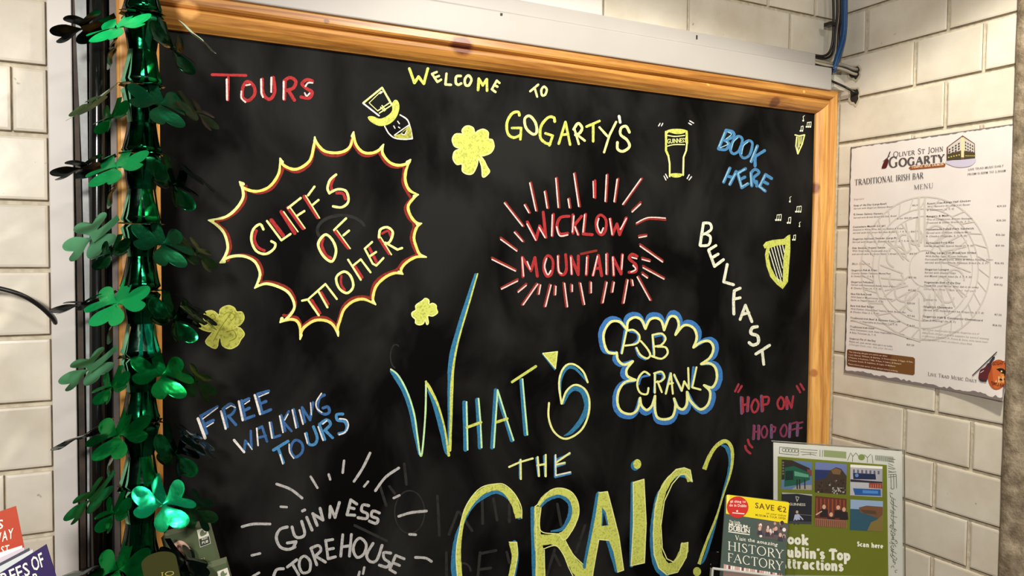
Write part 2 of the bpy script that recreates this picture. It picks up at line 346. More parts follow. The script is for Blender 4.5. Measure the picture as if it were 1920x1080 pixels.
SLAB = {
 'o': (.62, [ov(.31,.33,.22,.26)]), 'k': (.70, [b((.16,0),(.16,.95)), b((.2,.28),(.52,.60)), b((.3,.36),(.56,.04))]+srf((.16,.06),(.12,.95),(.56,.05),(.54,.62),hw=.14)),
 'B': (.74, [b((.18,.03),(.18,.97)), ov(.36,.74,.2,.2,90,-90), ov(.36,.28,.24,.24,90,-90), b((.18,.95),(.36,.95)), b((.18,.52),(.36,.52)), b((.18,.05),(.36,.05))]),
 'D': (.80, [b((.18,.03),(.18,.97)), ov(.34,.5,.32,.44,90,-90), b((.1,.94),(.36,.94)), b((.1,.06),(.36,.06))]),
 'A': (.84, [b((.14,.05),(.42,.95)), b((.42,.95),(.70,.05)), b((.25,.35),(.6,.35))]+srf((.14,.05),(.70,.05),hw=.14)),
 'u': (.72, [('c', [(.17,.62,1),(.17,.25,1),(.30,.08,.6),(.46,.12,.6),(.52,.3,.8)]), b((.54,.62),(.54,.05))]+srf((.13,.6),(.49,.6),(.6,.05),hw=.11)),
 'b': (.70, [b((.17,.02),(.17,.95)), ov(.38,.32,.2,.24,130,-130)]+srf((.12,.93),hw=.1)),
 'l': (.34, [b((.17,.05),(.17,.95))]+srf((.17,.05),(.12,.93),hw=.14)), 'i': (.34, [b((.17,.05),(.17,.6)), b((.17,.82),(.17,.94))]+srf((.17,.05),(.12,.6),hw=.14)),
 'n': (.72, [b((.16,.05),(.16,.6)), ('c', [(.18,.42,.6),(.30,.58,.6),(.46,.58,.8),(.53,.4,1),(.53,.05,1)])]+srf((.16,.05),(.12,.6),(.54,.05),hw=.13)),
 "'": (.2, [b((.1,.75),(.12,.98))]), 's': (.52, [('c', [(.42,.5,.6),(.26,.62,.6),(.12,.5,.9),(.26,.34,1),(.42,.2,.9),(.28,.05,.6),(.1,.14,.6)])]),
 'T': (.76, [b((.38,.05),(.38,.95)), b((.06,.93),(.70,.93)), b((.07,.95),(.07,.74)), b((.69,.95),(.69,.74))]+srf((.38,.05),hw=.17)),
 'p': (.70, [b((.17,-.3),(.17,.6)), ov(.38,.32,.2,.25,130,-130)]+srf((.17,-.28),(.12,.6),hw=.14)),
 't': (.46, [('c', [(.2,.88,1),(.2,.25,1),(.28,.06,.8),(.42,.12,.6)]), b((.04,.6),(.42,.6))]),
 'r': (.54, [b((.17,.05),(.17,.6)), ('c', [(.18,.4,.7),(.3,.58,.8),(.46,.54,.9)])]+srf((.17,.05),(.12,.6),hw=.14)),
 'a': (.66, [ov(.28,.2,.18,.15), ('c', [(.12,.52,.6),(.28,.62,.7),(.44,.52,.9),(.46,.3,1),(.46,.05,1)])]+srf((.52,.05),hw=.09)),
 'c': (.58, [ov(.32,.33,.22,.26,50,310)]), 'S': (.62, [('c', [(.50,.8,.6),(.3,.95,.7),(.14,.76,.9),(.3,.52,1),(.5,.3,.9),(.32,.05,.7),(.1,.2,.6)])]),
 'h': (.72, [b((.16,.05),(.16,.95)), ('c', [(.18,.42,.6),(.30,.58,.6),(.46,.58,.8),(.53,.4,1),(.53,.05,1)])]+srf((.16,.05),(.12,.93),(.54,.05),hw=.13)),
 'e': (.62, [ov(.31,.33,.22,.26,0,310), b((.1,.34),(.5,.34))]),
}
# ================================================================== THE SETTING
def zrel(px, py, Y=WY): return atY(px, py, Y).z
# --- floor and wall bases (mortar beds behind the bricks)
m = MB(); m.box((-2.2, -2.2, -.05), (WX+.3, WY+.25, 0)); tag(m.build('floor', plain((96, 84, 72), .5, var=.2, scale=6, name='floor')), kind='structure')
wall_b = MB(); wall_b.box((-2.2, WY+.0035, 0), (WX+.3, WY+.25, 2.75)); wall_b = tag(wall_b.build('wall_back', MORTAR), kind='structure')
wall_r = MB(); wall_r.box((WX+.0035, -.2, 0), (WX+.3, WY+.0035, 2.75)); wall_r = tag(wall_r.build('wall_right', MORTAR), kind='structure')
# bricks: glazed, with softened edges, each an object
BM = {}
def brick_mesh(wd, h):
    key = (round(wd, 4), round(h, 4))
    if key in BM: return BM[key]
    hw, hh, d, e, e2 = wd/2, h/2, .03, .0015, .0042
    V = []; Fc = []
    rings = [(0, d), (0, .0014), (e*.4, .0005), (e2*.7, 0)]
    for ins, y in rings:
        V += [(-hw+ins, y, -hh+ins), (hw-ins, y, -hh+ins), (hw-ins, y, hh-ins), (-hw+ins, y, hh-ins)]
    for r in range(3):
        for j in range(4): Fc.append((r*4+j, r*4+(j+1) % 4, r*4+4+(j+1) % 4, r*4+4+j))
    Fc.append((12, 13, 14, 15)); nf = len(Fc)
    k = len(V); y = .0012; g = .0011; V += [(-hw, y, -hh-g), (hw, y, -hh-g), (hw, y, -hh+.0006), (-hw, y, -hh+.0006), (hw+g*.8, y, -hh), (hw+g*.8, y, hh), (hw-.0004, y, hh), (hw-.0004, y, -hh)]  # thin dark strips paint the shadow line below and beside each brick
    Fc += [(k, k+1, k+2, k+3), (k+7, k+4, k+5, k+6)]
    me = bpy.data.meshes.new('brick'); me.from_pydata(V, [], Fc); me.materials.append(BRICK); me.materials.append(JOINT_SHADE); me.polygons.foreach_set('material_index', [0]*nf+[1, 1]); me.update(); BM[key] = me; return me
def brick(wall, side, a0, a1, z0, z1):
    """one brick between a0..a1 along the wall, z0..z1 high (camera-relative heights)."""
    me = brick_mesh(a1-a0, z1-z0); o = bpy.data.objects.new('brick', me); COL.objects.link(o); o.parent = wall
    j = random.uniform(-.0006, .0006); jr = random.uniform(-.004, .004)
    if side == 'back': o.location = ((a0+a1)/2, WY+j, (z0+z1)/2+CAMZ); o.rotation_euler = (0, 0, jr)
    else: o.location = (WX+j, (a0+a1)/2, (z0+z1)/2+CAMZ); o.rotation_euler = (0, 0, math.pi/2*-1+jr)
MJ = .0030
# left part of the back wall; course tops measured at the picture's left edge
L0 = atY(86, 131, WY).z-CAMZ; P = (atY(101, 1005, WY).z-CAMZ-L0)/-7
for k in range(-5, 12):
    top = L0-P*k; bot = top-P+.0056
    off = [0, .105][k % 2]; splits = [-.80, -.58+off, -.355+off*.3, -.0625 if True else 0]
    jx = {0: 29, 6: 3, 7: 8}.get(k)
    cuts = [-.85, -.625+off, -.40+off, -.175+off*.3]
    if jx is not None: cuts[-1] = atY(jx, 600, WY).x
    cuts.append(-.0575)
    for a, c in zip(cuts[:-1], cuts[1:]): brick(wall_b, 'back', a+.001, c-.001, bot, top)
# top of the back wall, right of the trunking cover
jz = (atY(1557, 39, WY).z+.001)-CAMZ; PC = .0752
def bx(px, py): return atY(px, py, WY).x
for k, xs in ((0, [bx(900, 10), bx(1130, 12), bx(1291.5, 30), bx(1482, 58), WX-.001]), (1, [bx(1240, 0), bx(1441, 8), bx(1529, 20), WX-.001]),
              (-1, [.85, 1.0, WX-.001]), (2, [.70, .93, WX-.001]), (3, [.62, .80, 1.02, WX-.001])):
    z0 = jz-PC+PC*k; 
    for a, c in zip(xs[:-1], xs[1:]): brick(wall_b, 'back', a+MJ, c-MJ, z0+MJ, z0+PC-MJ)
for k in (0, 1, 2, 3):     # plainly laid bricks further left, beside and above the cover
    for i in range(7):
        x1 = (bx(900, 10) if k == 0 else bx(1240, 0) if k == 1 else .70 if k == 2 else .62)-.225*i; brick(wall_b, 'back', max(x1-.225, -.9)+MJ, x1-MJ, jz-PC+PC*k+MJ, jz+PC*k-MJ) if x1 > -.7 else None
# right wall: joint heights from the picture
JZ = [.4325, .3569, .2815, .2065, .1305, .0565, -.0190, -.0935, -.1683, -.2427, -.3196, -.3959, -.4718, -.5470, -.6225]
JZ = [.5829, .5077]+JZ
for i in range(len(JZ)-1):
    n = i-2        # n=0 is the course under joint .4325
    even = (n % 2 == 0)
    cuts = [WY-.006, .7775, .66] if even else [WY-.006, .8322, .7198, .66]
    if n == 0: cuts = [WY-.006, .925, .7775, .66]
    if n in (8, 10) and even: cuts = [WY-.006, .7775, .66]
    for a, c in zip(cuts[:-1], cuts[1:]): brick(wall_r, 'right', c+MJ, a-MJ, JZ[i+1]+MJ, JZ[i]-MJ)
# rough rendered pillar that ends the right wall
def pillar():
    V = []; Fc = []; z0, z1 = -1.5, 1.25; nz = 150; prof = []
    y = .6695
    ny = 26
    rnd = random.Random(3)
    for k in range(nz+1):
        # finer rows where the wall is in view
        tt = k/nz; z = z0+(z1-z0)*(tt if True else 0)
        for j in range(ny+3):
            if j == 0: x, yy = WX+.02, y
            elif j == 1: x, yy = WX-.007, y-.0005
            elif j == 2: x, yy = WX-.012, y-.005
            else: x, yy = WX-.013, y-.005-.0105*(j-2)
            a = math.sin(z*61+j*1.7)*.0009+math.sin(z*143+j*2.9)*.0007+rnd.uniform(-.0013, .0013)
            V.append((x+(a if j > 0 else 0), yy+(a*.9 if j < 3 and j > 0 else 0), z+CAMZ))
    W = ny+3
    for k in range(nz):
        for j in range(W-1): Fc.append((k*W+j, k*W+j+1, (k+1)*W+j+1, (k+1)*W+j))
    me = bpy.data.meshes.new('pillar'); me.from_pydata(V, [], Fc); me.polygons.foreach_set('use_smooth', [True]*len(Fc)); me.update()
    mt, n, L, bs = newmat('rough_render'); g = n.new('ShaderNodeTexCoord')
    z = n.new('ShaderNodeTexNoise'); z.inputs['Scale'].default_value = 38; z.inputs['Detail'].default_value = 9; z.inputs['Roughness'].default_value = .65; L.new(g.outputs['Object'], z.inputs['Vector'])
    r = n.new('ShaderNodeValToRGB'); e = r.color_ramp.elements; e[0].position = .3; e[0].color = (*s2l((92, 80, 64)), 1); e[1].position = .7; e[1].color = (*s2l((196, 180, 154)), 1)
    e2 = e.new(.5); e2.color = (*s2l((150, 135, 112)), 1); L.new(z.outputs['Fac'], r.inputs['Fac']); L.new(r.outputs['Color'], bs.inputs['Base Color']); bs.inputs['Roughness'].default_value = .55
    u = n.new('ShaderNodeBump'); u.inputs['Strength'].default_value = .9; u.inputs['Distance'].default_value = .006; L.new(z.outputs['Fac'], u.inputs['Height']); L.new(u.outputs['Normal'], bs.inputs['Normal'])
    return tag(link('wall_pillar', me, mt), kind='structure')
pillar()
# hidden body of the pillar
m = MB(); m.box((WX-.008, .398, 0), (WX+.0034, .655, 2.75)); m.build('pillar_core', plain((120, 108, 90), .9, name='render'), wall_r)
# ceiling-less upper room is out of view; a counter carries the leaflets below the picture
cnt = tag(empty('counter', (.62, .72, 0)), 'wooden counter shelf below the chalkboard carrying the leaflet holders', 'counter')
m = MB(); m.box((-.75, .40, .905-.03), (WX-.02, .930, .905)); m.build('worktop', plain((92, 60, 36), .4, var=.3, scale=14, name='dark_wood'), cnt)
m = MB(); m.box((-.72, .46, 0), (WX-.03, .925, .875)); m.build('cabinet_body', plain((70, 46, 30), .5, var=.2, scale=14), cnt)
# ------------------------------------------------------------------ white trunking and trims
def bevel_box(name, lo, hi, mat, parent=None, e=.0018):
    bm = bmesh.new(); bmesh.ops.create_cube(bm, size=1)
    for v in bm.verts: v.co = Vector([lo[i]+(hi[i]-lo[i])*(v.co[i]+.5) for i in range(3)])
    bmesh.ops.bevel(bm, geom=bm.edges[:], offset=e, segments=2, affect='EDGES', profile=.5)
    me = bpy.data.meshes.new(name); bm.to_mesh(me); bm.free(); return link(name, me, mat, parent)
YL, YU = .952, .957
zt0 = atY(1530, 122, YL).z; zt1 = atY(1530, 100, YU).z
zb = atY(1560, 165, YL).z
tr = tag(empty('cable_trunking', (.5, WY-.01, zt0)), 'white plastic cable trunking running along the top of the wooden frame', 'trunking')
bevel_box('trunking_base', (-.25, YL, zb-.004), (atY(1560, 145, YL).x, WY-.001, zt0), TRUNK, tr)
bevel_box('trunking_lid', (-.25, YU, zt0+.0002), (atY(1529.5, 110, YU).x, WY-.001, zt1), TRUNK, tr)
m = MB(); p = atY(1306, 70, YU); m.box((p.x-.001, YU-.0012, p.z-.003), (p.x+.001, YU+.001, p.z+.003)); m.build('screw_hole', plain((20, 18, 16)), tr)
m = MB(); p = atY(940, 27, YL); m.box((p.x-.0015, YL-.001, p.z-.0015), (p.x+.0015, YL+.001, p.z+.0015)); m.build('screw_hole', plain((20, 18, 16)), tr)
zc = zt1+.0002
cv = bevel_box('cover_panel', (-.25, .962, zc), (atY(1130, 12, .962).x, WY-.001, zc+.10), plain((204, 201, 196), .4))
tag(cv, 'flat white plastic cover panel above the trunking at the top edge', 'panel')
t0, t1 = atY(95, 540, .968), atY(141, 540, .968)
tv = bevel_box('vertical_trunking', (t0.x, .968, .906), (t1.x, WY-.0005, 2.4), PLASTIC, None, .0012)
tag(tv, 'upright white plastic trunking strip left of the green foil garland', 'trunking')
# recess strips between trunking and the frame
def strip(name, pts_l, pts_r, Y, th, mat, label=None, cat=None, parent=None):
    m = MB(); k = len(pts_l)
    for i in range(k):
        a, c = atY(*pts_l[i], Y), atY(*pts_r[i], Y); m.v += [tuple(a), tuple(c), (c.x, c.y+th, c.z), (a.x, a.y+th, a.z)]
    for i in range(k-1):
        q = 4*i; 
        for j in range(4): m.face([q+j, q+(j+1) % 4, q+4+(j+1) % 4, q+4+j])
    m.face([3, 2, 1, 0]); q = 4*(k-1); m.face([q, q+1, q+2, q+3])
    o = m.build(name, mat, parent); 
    if label: tag(o, label, cat)
    return o
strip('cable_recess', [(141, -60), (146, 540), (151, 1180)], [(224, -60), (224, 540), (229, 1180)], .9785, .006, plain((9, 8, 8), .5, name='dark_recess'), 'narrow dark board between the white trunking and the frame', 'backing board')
strip('rubber_strip', [(133, -60), (143, 400), (148, 800), (151, 1180)], [(141, -60), (153, 400), (159, 800), (163, 1180)], .973, .005, plain((62, 48, 34), .6, var=.6, scale=50), 'dirty brown rubber strip beside the white trunking', 'strip')
strip('plastic_strip', [(137, -60), (153, 300), (160, 600), (163, 830), (165, 1180)], [(161, -60), (165, 300), (171, 600), (174, 830), (176, 1180)], .968, .004, plain((176, 180, 178), .35, var=.25, scale=60), 'pale grey plastic strip leaning behind the shamrocks', 'strip')
m = MB(); m.smooth = True; pts = [atY(183, y, .962) for y in (-60, 200, 500, 800, 1180)]; m.tube([(p.x+.0006, p.y, p.z) for p in pts], .0085, 20)
tag(m.build('black_pipe', BLACKP), 'glossy black pipe running upright behind the foil garland', 'pipe')
m = MB(); m.smooth = True; m.tube([atY(197, y, .970) for y in (-60, 300, 700, 1180)], .0035, 14); tag(m.build('thin_cable', plain((30, 26, 25), .3)), 'thin dark cable upright beside the glossy black pipe', 'cable')
strip('metal_bar', [(204, -60), (208, 300), (213, 700), (216, 1180)], [(217, -60), (219, 300), (223, 700), (227, 1180)], .958, .012, plain((120, 112, 108), .3, metal=.6, var=.3, scale=30), 'grey metal bar upright against the left edge of the wooden frame', 'bar')
# ================================================================== CHALKBOARD
YF, YB = .955, .968                     # frame front, board face
fo = atY(1573, 172, YF); fob = atY(1558.5, 825, YF); fi = atY(1531, 213, YB-.004); fl = atY(303, 560, YB-.004); flo = atY(222, 560, YF)
X0, X1 = flo.x, (fo.x+fob.x)/2; XI0, XI1 = fl.x, (atY(1531, 213, YB-.004).x+atY(1516, 825, YB-.004).x)/2
ZT = sum(atY(*p, YF).z for p in ((700, 36), (1180, 110), (1573, 170)))/3
ZI = sum(atY(*p, YB-.004).z for p in ((480, 74), (760, 112), (1240, 176), (1531, 213)))/4
ZB = .80; ZIB = ZB+(ZT-ZI)
board = tag(empty('chalkboard', ((X0+X1)/2, YB, ZB)), 'large black chalkboard in a pine frame covered with coloured chalk lettering', 'chalkboard')
m = MB(); m.box((XI0-.02, YB, ZIB-.02), (XI1+.02, YB+.01, ZI+.02)); m.build('writing_surface', board_mat(), board)
# moulding profile: (distance in from the outer edge 0..1, height of face above board, metres)
PROF = [(0, -.012), (0, .0085), (.035, .0115), (.10, .0130), (.30, .0138), (.36, .0128), (.400, .0100), (.418, .0062), (.436, .0062), (.45, .0100), (.49, .0125), (.60, .0140), (.78, .0118), (.90, .0080), (.97, .0045), (1, .0035), (1, -.002)]
def rail(a_out, b_out, a_in, b_in, mat, lab=None):
    m = MB(); m.smooth = False
    for o_, i_ in ((a_out, a_in), (b_out, b_in)):
        for u, h in PROF: m.v.append((o_[0]+(i_[0]-o_[0])*u, YB-h, o_[1]+(i_[1]-o_[1])*u))
    n = len(PROF)
    for j in range(n-1): m.face([j, j+1, n+j+1, n+j])
    m.face(list(range(n))[::-1]); m.face(list(range(n, 2*n)))
    o = m.build('frame_rail', mat, board)
    bm = bmesh.new(); bm.from_mesh(o.data); bmesh.ops.recalc_face_normals(bm, faces=bm.faces); bm.to_mesh(o.data); bm.free()
    return o
g_ = .0003
rail((X0+g_, ZT), (X1-g_, ZT), (XI0+g_, ZI), (XI1-g_, ZI), WOODX)
rail((X0+g_, ZB), (X1-g_, ZB), (XI0+g_, ZIB), (XI1-g_, ZIB), WOODX)
rail((X0, ZB+g_), (X0, ZT-g_), (XI0, ZIB+g_), (XI0, ZI-g_), WOODZ)
rail((X1, ZB+g_), (X1, ZT-g_), (XI1, ZIB+g_), (XI1, ZI-g_), WOODZ)
# ------------------------------------------------------------------ chalk colours
Y_ = chalk((200, 208, 100), .66, 420); y_ = chalk((226, 230, 150), .85); yd = chalk((170, 172, 78), .6, 300); yo = chalk((228, 216, 112), .85)
R_ = chalk((166, 50, 52)); rd = chalk((136, 46, 38)); B_ = chalk((72, 132, 182)); bd = chalk((58, 98, 150)); W_ = chalk((222, 218, 214), .7); G_ = chalk((172, 170, 168), .7)
P_ = chalk((232, 200, 196), .75); lt = chalk((140, 186, 205)); gh = chalk((44, 43, 42), .7, 120); gb = chalk((225, 228, 205), .7); tl = chalk((52, 118, 158)); TE = chalk((190, 228, 170), .8)
def A(): return Art(lambda x, y: atY(x, y, YB), (0, -1, 0), .0002)
def L(a, mat, w, *strokes, c=0):
    for st in strokes: a.stroke(mat, w, st, c)
    return a
# TOURS
a = A().at((380, 100), .25)
L(a, R_, 20, [(70,160),(325,166)], [(192,180),(188,350)])
a.stroke(R_, 24, [(340,212),(385,250),(388,310),(340,355),(298,325),(305,245)], 1, True)
L(a, R_, 25, [(447,195),(452,300),(500,345),(540,290),(530,182)], [(612,205),(655,182),(698,210),(680,260),(630,278)], [(822,208),(780,198),(745,230),(780,265),(820,292),(800,335),(738,328)], c=1)
L(a, R_, 25, [(618,205),(612,345)], [(640,275),(688,352)])
L(a, P_, 14, [(180,195),(182,348)], [(607,212),(606,345)], [(515,182),(514,290)], [(438,195),(440,300),(452,328)]); L(a, P_, 12, [(290,285),(290,335),(320,366)], [(325,240),(355,234)], [(824,222),(790,222),(770,248)], [(765,298),(780,320),(802,300)], c=1)
a.build('chalk_lettering', board, 'red chalk word at the top left with white highlights')
# WELCOME TO
a = A().at((700, 0), .25)
L(a, Y_, 21, [(270,515),(308,622),(338,575),(378,628),(408,515)])
L(a, y_, 17, [(440,555),(480,615)], [(440,555),(475,540)], [(458,583),(492,570)], [(480,615),(508,598)], [(548,552),(540,634),(582,636)], [(925,605),(888,670)], [(925,605),(945,622)], [(905,638),(930,650)], [(888,670),(915,690)])
L(a, y_, 19, [(655,570),(622,575),(618,620),(636,636),(658,626)], c=1); a.stroke(y_, 19, [(712,566),(735,598),(715,640),(690,636),(686,595)], 1, True)
L(a, Y_, 20, [(785,675),(790,590),(820,640),(850,595),(852,680)])
a.build('chalk_lettering', board, 'small yellow-green chalk greeting under the top rail')
a = A().at((700, 0), .25)
L(a, y_, 16, [(1176,685),(1236,635)], [(1210,662),(1228,725)]); a.stroke(y_, 17, [(1280,650),(1300,672),(1288,710),(1265,714),(1260,675)], 1, True)
a.build('chalk_lettering', board, 'two-letter yellow-green chalk word beside the greeting')
# GOGARTY'S
a = A().at((760, 100), .25)
L(a, Y_, 21, [(855,465),(845,440),(800,452),(762,520),(768,600),(810,632),(862,615)], [(1120,512),(1112,482),(1070,482),(1018,545),(1012,630),(1050,672),(1085,680)], c=1)
L(a, y_, 20, [(1262,570),(1295,525),(1325,560),(1305,600),(1275,612)], [(1680,592),(1655,548),(1618,560),(1614,610),(1662,650),(1680,700),(1632,735),(1592,718),(1590,668)], c=1)
a.stroke(y_, 20, [(932,470),(975,520),(985,590),(955,606),(905,560),(895,492)], 1, True)
L(a, Y_, 19, [(800,560),(868,560),(862,645)], [(1050,600),(1105,618),(1080,690)], [(1150,678),(1200,515),(1235,685)], [(1175,612),(1220,606)], [(1358,550),(1455,508)], [(1408,530),(1408,660)])
L(a, y_, 17, [(1268,570),(1300,680)], [(1290,612),(1345,655)], [(1455,555),(1515,622)], [(1580,515),(1530,615),(1490,742)]); L(a, gb, 20, [(1602,472),(1610,518)])
a.build('chalk_lettering', board, 'yellow chalk name with apostrophe at the top middle')
# hat and face
a = A().at((380, 100), .25)
a.fill(Y_, [(1238,478),(1262,515),(1328,545),(1400,530),(1452,480),(1475,410),(1465,360),(1440,350),(1420,380),(1420,430),(1385,468),(1330,490),(1275,472)], 1)
L(a, y_, 15, [(1345,258),(1205,372)], [(1345,258),(1418,385)]); L(a, W_, 12, [(1202,374),(1322,468)], [(1345,290),(1330,300)])
L(a, y_, 9, [(1315,430),(1410,365)], [(1325,448),(1415,390)], [(1345,392),(1370,425)], [(1335,405),(1362,432)]); L(a, y_, 6, [(1338,284),(1248,372),(1312,432)])
L(a, W_, 10, [(1480,462),(1535,500),(1560,570),(1572,640)], [(1365,548),(1395,600),(1440,635),(1510,645),(1572,640)], c=1)
a.fill(yd, [(1430,615),(1480,605),(1548,540),(1566,585),(1568,635),(1500,642),(1450,635)]); L(a, W_, 8, [(1440,612),(1550,535)], [(1432,545),(1442,562)], [(1462,510),(1475,528)], [(1468,553),(1478,560)])
a.fill(chalk((30,30,28)), [(1485,602),(1528,572),(1530,595),(1505,612)]); L(a, W_, 7, [(1490,602),(1512,610),(1530,580)], c=1)
a.build('chalk_drawing', board, 'yellow chalk face wearing a tall buckled hat')
# star burst
SP = [(449,341),(525,297),(590,257),(663,247.5),(719,271),(769.5,299.5),(784,365),(790,419),(799,482),(755,514),(704,571),(634,630),(562.5,636),(525,604.5),(477.5,540),(412.5,492.5),(391,413)]
MID = [[(456,352),(480,358.8),(505,350),(522.5,325)],[(532,310),(555,317.5),(580,302),(588,275)],[(595,270),(610,284),(637,286),(656,275)],[(667,270),(680,285),(697,287),(711,281)],[(717,287),(730,304),(747,310),(765,306)],[(761,320),(760,340),(768,357)],
 [(775,372),(765,387),(770,405),(780,417)],[(781,427),(776,445),(780,462),(787,477)],[(780,482),(762,492),(752,505)],[(740,512),(722,520),(705,537),(699,560)],[(682,561),(662,565),(645,580),(637,602),(633,615)],[(625,610),(610,601),(590,601),(572,612),(565,622)],
 [(562,612),(555,601),(542,599)],[(540,595),(552,575),(542,550),(520,537),(497,532)],[(485,525),(487,510),(477,490),(455,480),(430,482)],[(422,480),(427,462),(420,437),(405,421)],[(422,407),(442,392),(455,372),(455,356)]]
a = A(); cx, cy = 605, 440
def inw(p, d): l = math.hypot(cx-p[0], cy-p[1]); return (p[0]+(cx-p[0])/l*d, p[1]+(cy-p[1])/l*d)
for i, md in enumerate(MID):
    a.stroke(rd, 5.2, [inw(SP[i], 15)]+[inw(p, 5.5) for p in md]+[inw(SP[(i+1) % 17], 15)], 1)
for i, md in enumerate(MID):
    w0 = [(*SP[i], 2.5)]+[(*p, 5.2) for p in md]+[(*SP[(i+1) % 17], 2.5)]
    a.stroke(yo if i < 13 else y_, 5, w0, 1)
for i in range(17):
    q = inw(SP[i], 8); a.stroke(y_, 5, [(*SP[i], 3), (*q, 6.5)])
a.build('chalk_drawing', board, 'yellow and red chalk starburst outline')
# CLIFFS OF MOHER
a = A().at((380, 370), .25)
L(a, R_, 22, [(402,250),(387,310),(412,372),(462,400)], [(903,310),(893,360),(923,430),(960,455)], [(985,-150),(962,-90),(972,-48)], [(1005,-32),(1050,-28),(1070,12)], c=1)
L(a, R_, 30, [(515,172),(602,285)]); L(a, R_, 28, [(590,108),(690,268)], [(640,78),(752,232)], [(762,-5),(862,150)], [(992,252),(1090,378)])
L(a, R_, 22, [(818,772),(878,868)], [(888,715),(940,800)], [(1143,520),(1195,600)], [(1250,380),(1305,488)], [(1322,308),(1398,422)]); L(a, R_, 18, [(1040,590),(1038,650),(1065,695)], [(1345,272),(1390,252),(1408,290)], c=1)
L(a, y_, 19, [(455,240),(430,202),(380,240),(365,320),(400,400),(470,425),(530,390),(545,350),(515,330)], [(1000,-170),(955,-130),(936,-70),(950,-30)], [(950,-32),(1010,-60),(1070,-50),(1092,0),(1085,45),(1040,75),(978,68)], [(1322,300),(1332,242),(1385,225),(1425,262),(1405,330),(1368,350)], c=1)
a.stroke(y_, 20, [(918,280),(972,320),(1000,400),(970,480),(905,440),(866,350)], 1, True); a.stroke(y_, 19, [(1060,557),(1110,592),(1128,670),(1082,718),(1022,680),(1002,600)], 1, True)
L(a, y_, 17, [(482,178),(590,322),(658,275)], [(640,80),(735,5)], [(705,140),(762,103)], [(790,-15),(838,-80)], [(820,60),(868,20)], [(985,245),(1075,158)], [(1055,285),(1097,250)], [(1370,340),(1460,392),(1495,380)])
L(a, y_, 10, [(607,108),(714,258)], [(655,75),(767,232)], [(772,-12),(876,155)], [(1007,248),(1106,384)], [(1335,300),(1415,430)])
L(a, y_, 16, [(745,775),(790,765),(920,650),(1005,762)], [(790,770),(870,885)], [(870,710),(935,825)], [(1090,468),(1185,618)], [(1130,510),(1185,465),(1258,562)], [(1215,385),(1275,498),(1302,512),(1355,455)], [(1215,385),(1270,335)], [(1255,440),(1300,410)])
a.build('chalk_lettering', board, 'yellow chalk letters with red shading inside the starburst')
# shamrocks drawn in chalk
SH1 = [(545,760),(522,700),(515,640),(520,575),(475,545),(435,560),(422,605),(380,605),(352,640),(370,690),(410,710),(370,735),(358,785),(385,830),(425,830),(425,880),(460,905),(505,900),(540,840),(548,775)]
a = A().at((760, 100), .25)
OUT = [(435,608),(425,580),(445,552),(475,545),(508,560),(522,598),(545,582),(585,570),(620,592),(622,640),(652,650),(664,700),(640,745),(585,768),(562,766),(590,805),(612,850),(630,890),(582,928),(572,850),(548,790),(535,845),(505,900),(462,905),(428,882),(425,832),(385,832),(358,790),(368,738),(408,715),(368,695),(352,645),(378,606)]
a.fill(Y_, OUT, 1); L(a, y_, 10, [*OUT, OUT[0]], c=1); a.build('chalk_drawing', board, 'filled yellow-green chalk shamrock at the top middle')
a = A().at((700, 500), .25)
OUT = [(348,268),(368,255),(390,238),(416,252),(418,282),(445,275),(470,290),(472,315),(480,345),(445,370),(408,368),(412,420),(400,432),(388,395),(375,425),(348,436),(318,425),(315,395),(292,372),(290,345),(318,325),(318,292)]
a.fill(Y_, OUT, 1); L(a, y_, 9, [*OUT, OUT[0]], c=1); a.build('chalk_drawing', board, 'smallest chalk shamrock beside the tall letter')
a = A().at((0, 540), .25)
OUT = [(1645,215),(1655,158),(1710,132),(1755,148),(1775,178),(1815,182),(1830,228),(1800,275),(1755,290),(1800,300),(1832,345),(1805,388),(1780,430),(1725,455),(1670,432),(1655,378),(1642,375),(1625,448),(1580,440),(1542,400),(1592,332),(1560,325),(1500,302),(1480,270),(1498,282),(1500,262),(1530,285),(1565,262),(1528,232),(1540,182),(1590,170),(1630,195)]
a.fill(yd, OUT, 1); L(a, chalk((188,188,96)), 9, [*OUT, OUT[0]], c=1)
L(a, chalk((120,122,40)), 6, [(1680,200),(1720,180),(1760,210),(1730,250)], [(1575,210),(1600,195),(1615,230),(1580,235)], [(1700,330),(1750,320),(1770,370),(1720,400)], [(1600,400),(1660,290),(1740,180)], c=1)
a.build('chalk_drawing', board, 'dull yellow four-leafed chalk shamrock at the left')
# FREE WALKING TOURS
a = A().at((340, 640), .25)
L(a, bd, 22, [(150,565),(190,690)], [(145,560),(270,490)], [(180,620),(240,592)], [(318,515),(345,640)], [(352,560),(408,625)], [(452,445),(478,585)], [(452,455),(507,430)], [(465,522),(510,500)], [(478,582),(545,558)], [(572,395),(605,535)], [(572,395),(655,372)], [(592,468),(635,450)], [(605,540),(670,512)])
L(a, bd, 20, [(310,508),(368,468),(402,500),(385,540),(352,562)], c=1); L(a, W_, 22, [(125,580),(178,725)]); L(a, W_, 16, [(297,525),(332,655)], [(430,450),(460,592)], [(550,402),(590,546)]); L(a, W_, 8, [(160,582),(272,498)], [(335,505),(372,482),(405,495)], [(475,470),(512,445)], [(580,416),(655,385)], [(190,640),(240,610)])
L(a, bd, 19, [(470,830),(480,745),(525,800),(520,672)], [(572,655),(605,638),(642,750)], [(580,722),(632,708)], [(672,610),(690,722),(740,705)], [(748,555),(778,670)], [(805,525),(762,600),(825,672)], [(842,510),(872,640)], [(905,500),(925,605)], [(905,495),(965,590),(987,458)])
L(a, bd, 22, [(1072,402),(1032,430),(1025,510),(1070,545),(1108,532),(1100,492),(1062,500)], c=1)
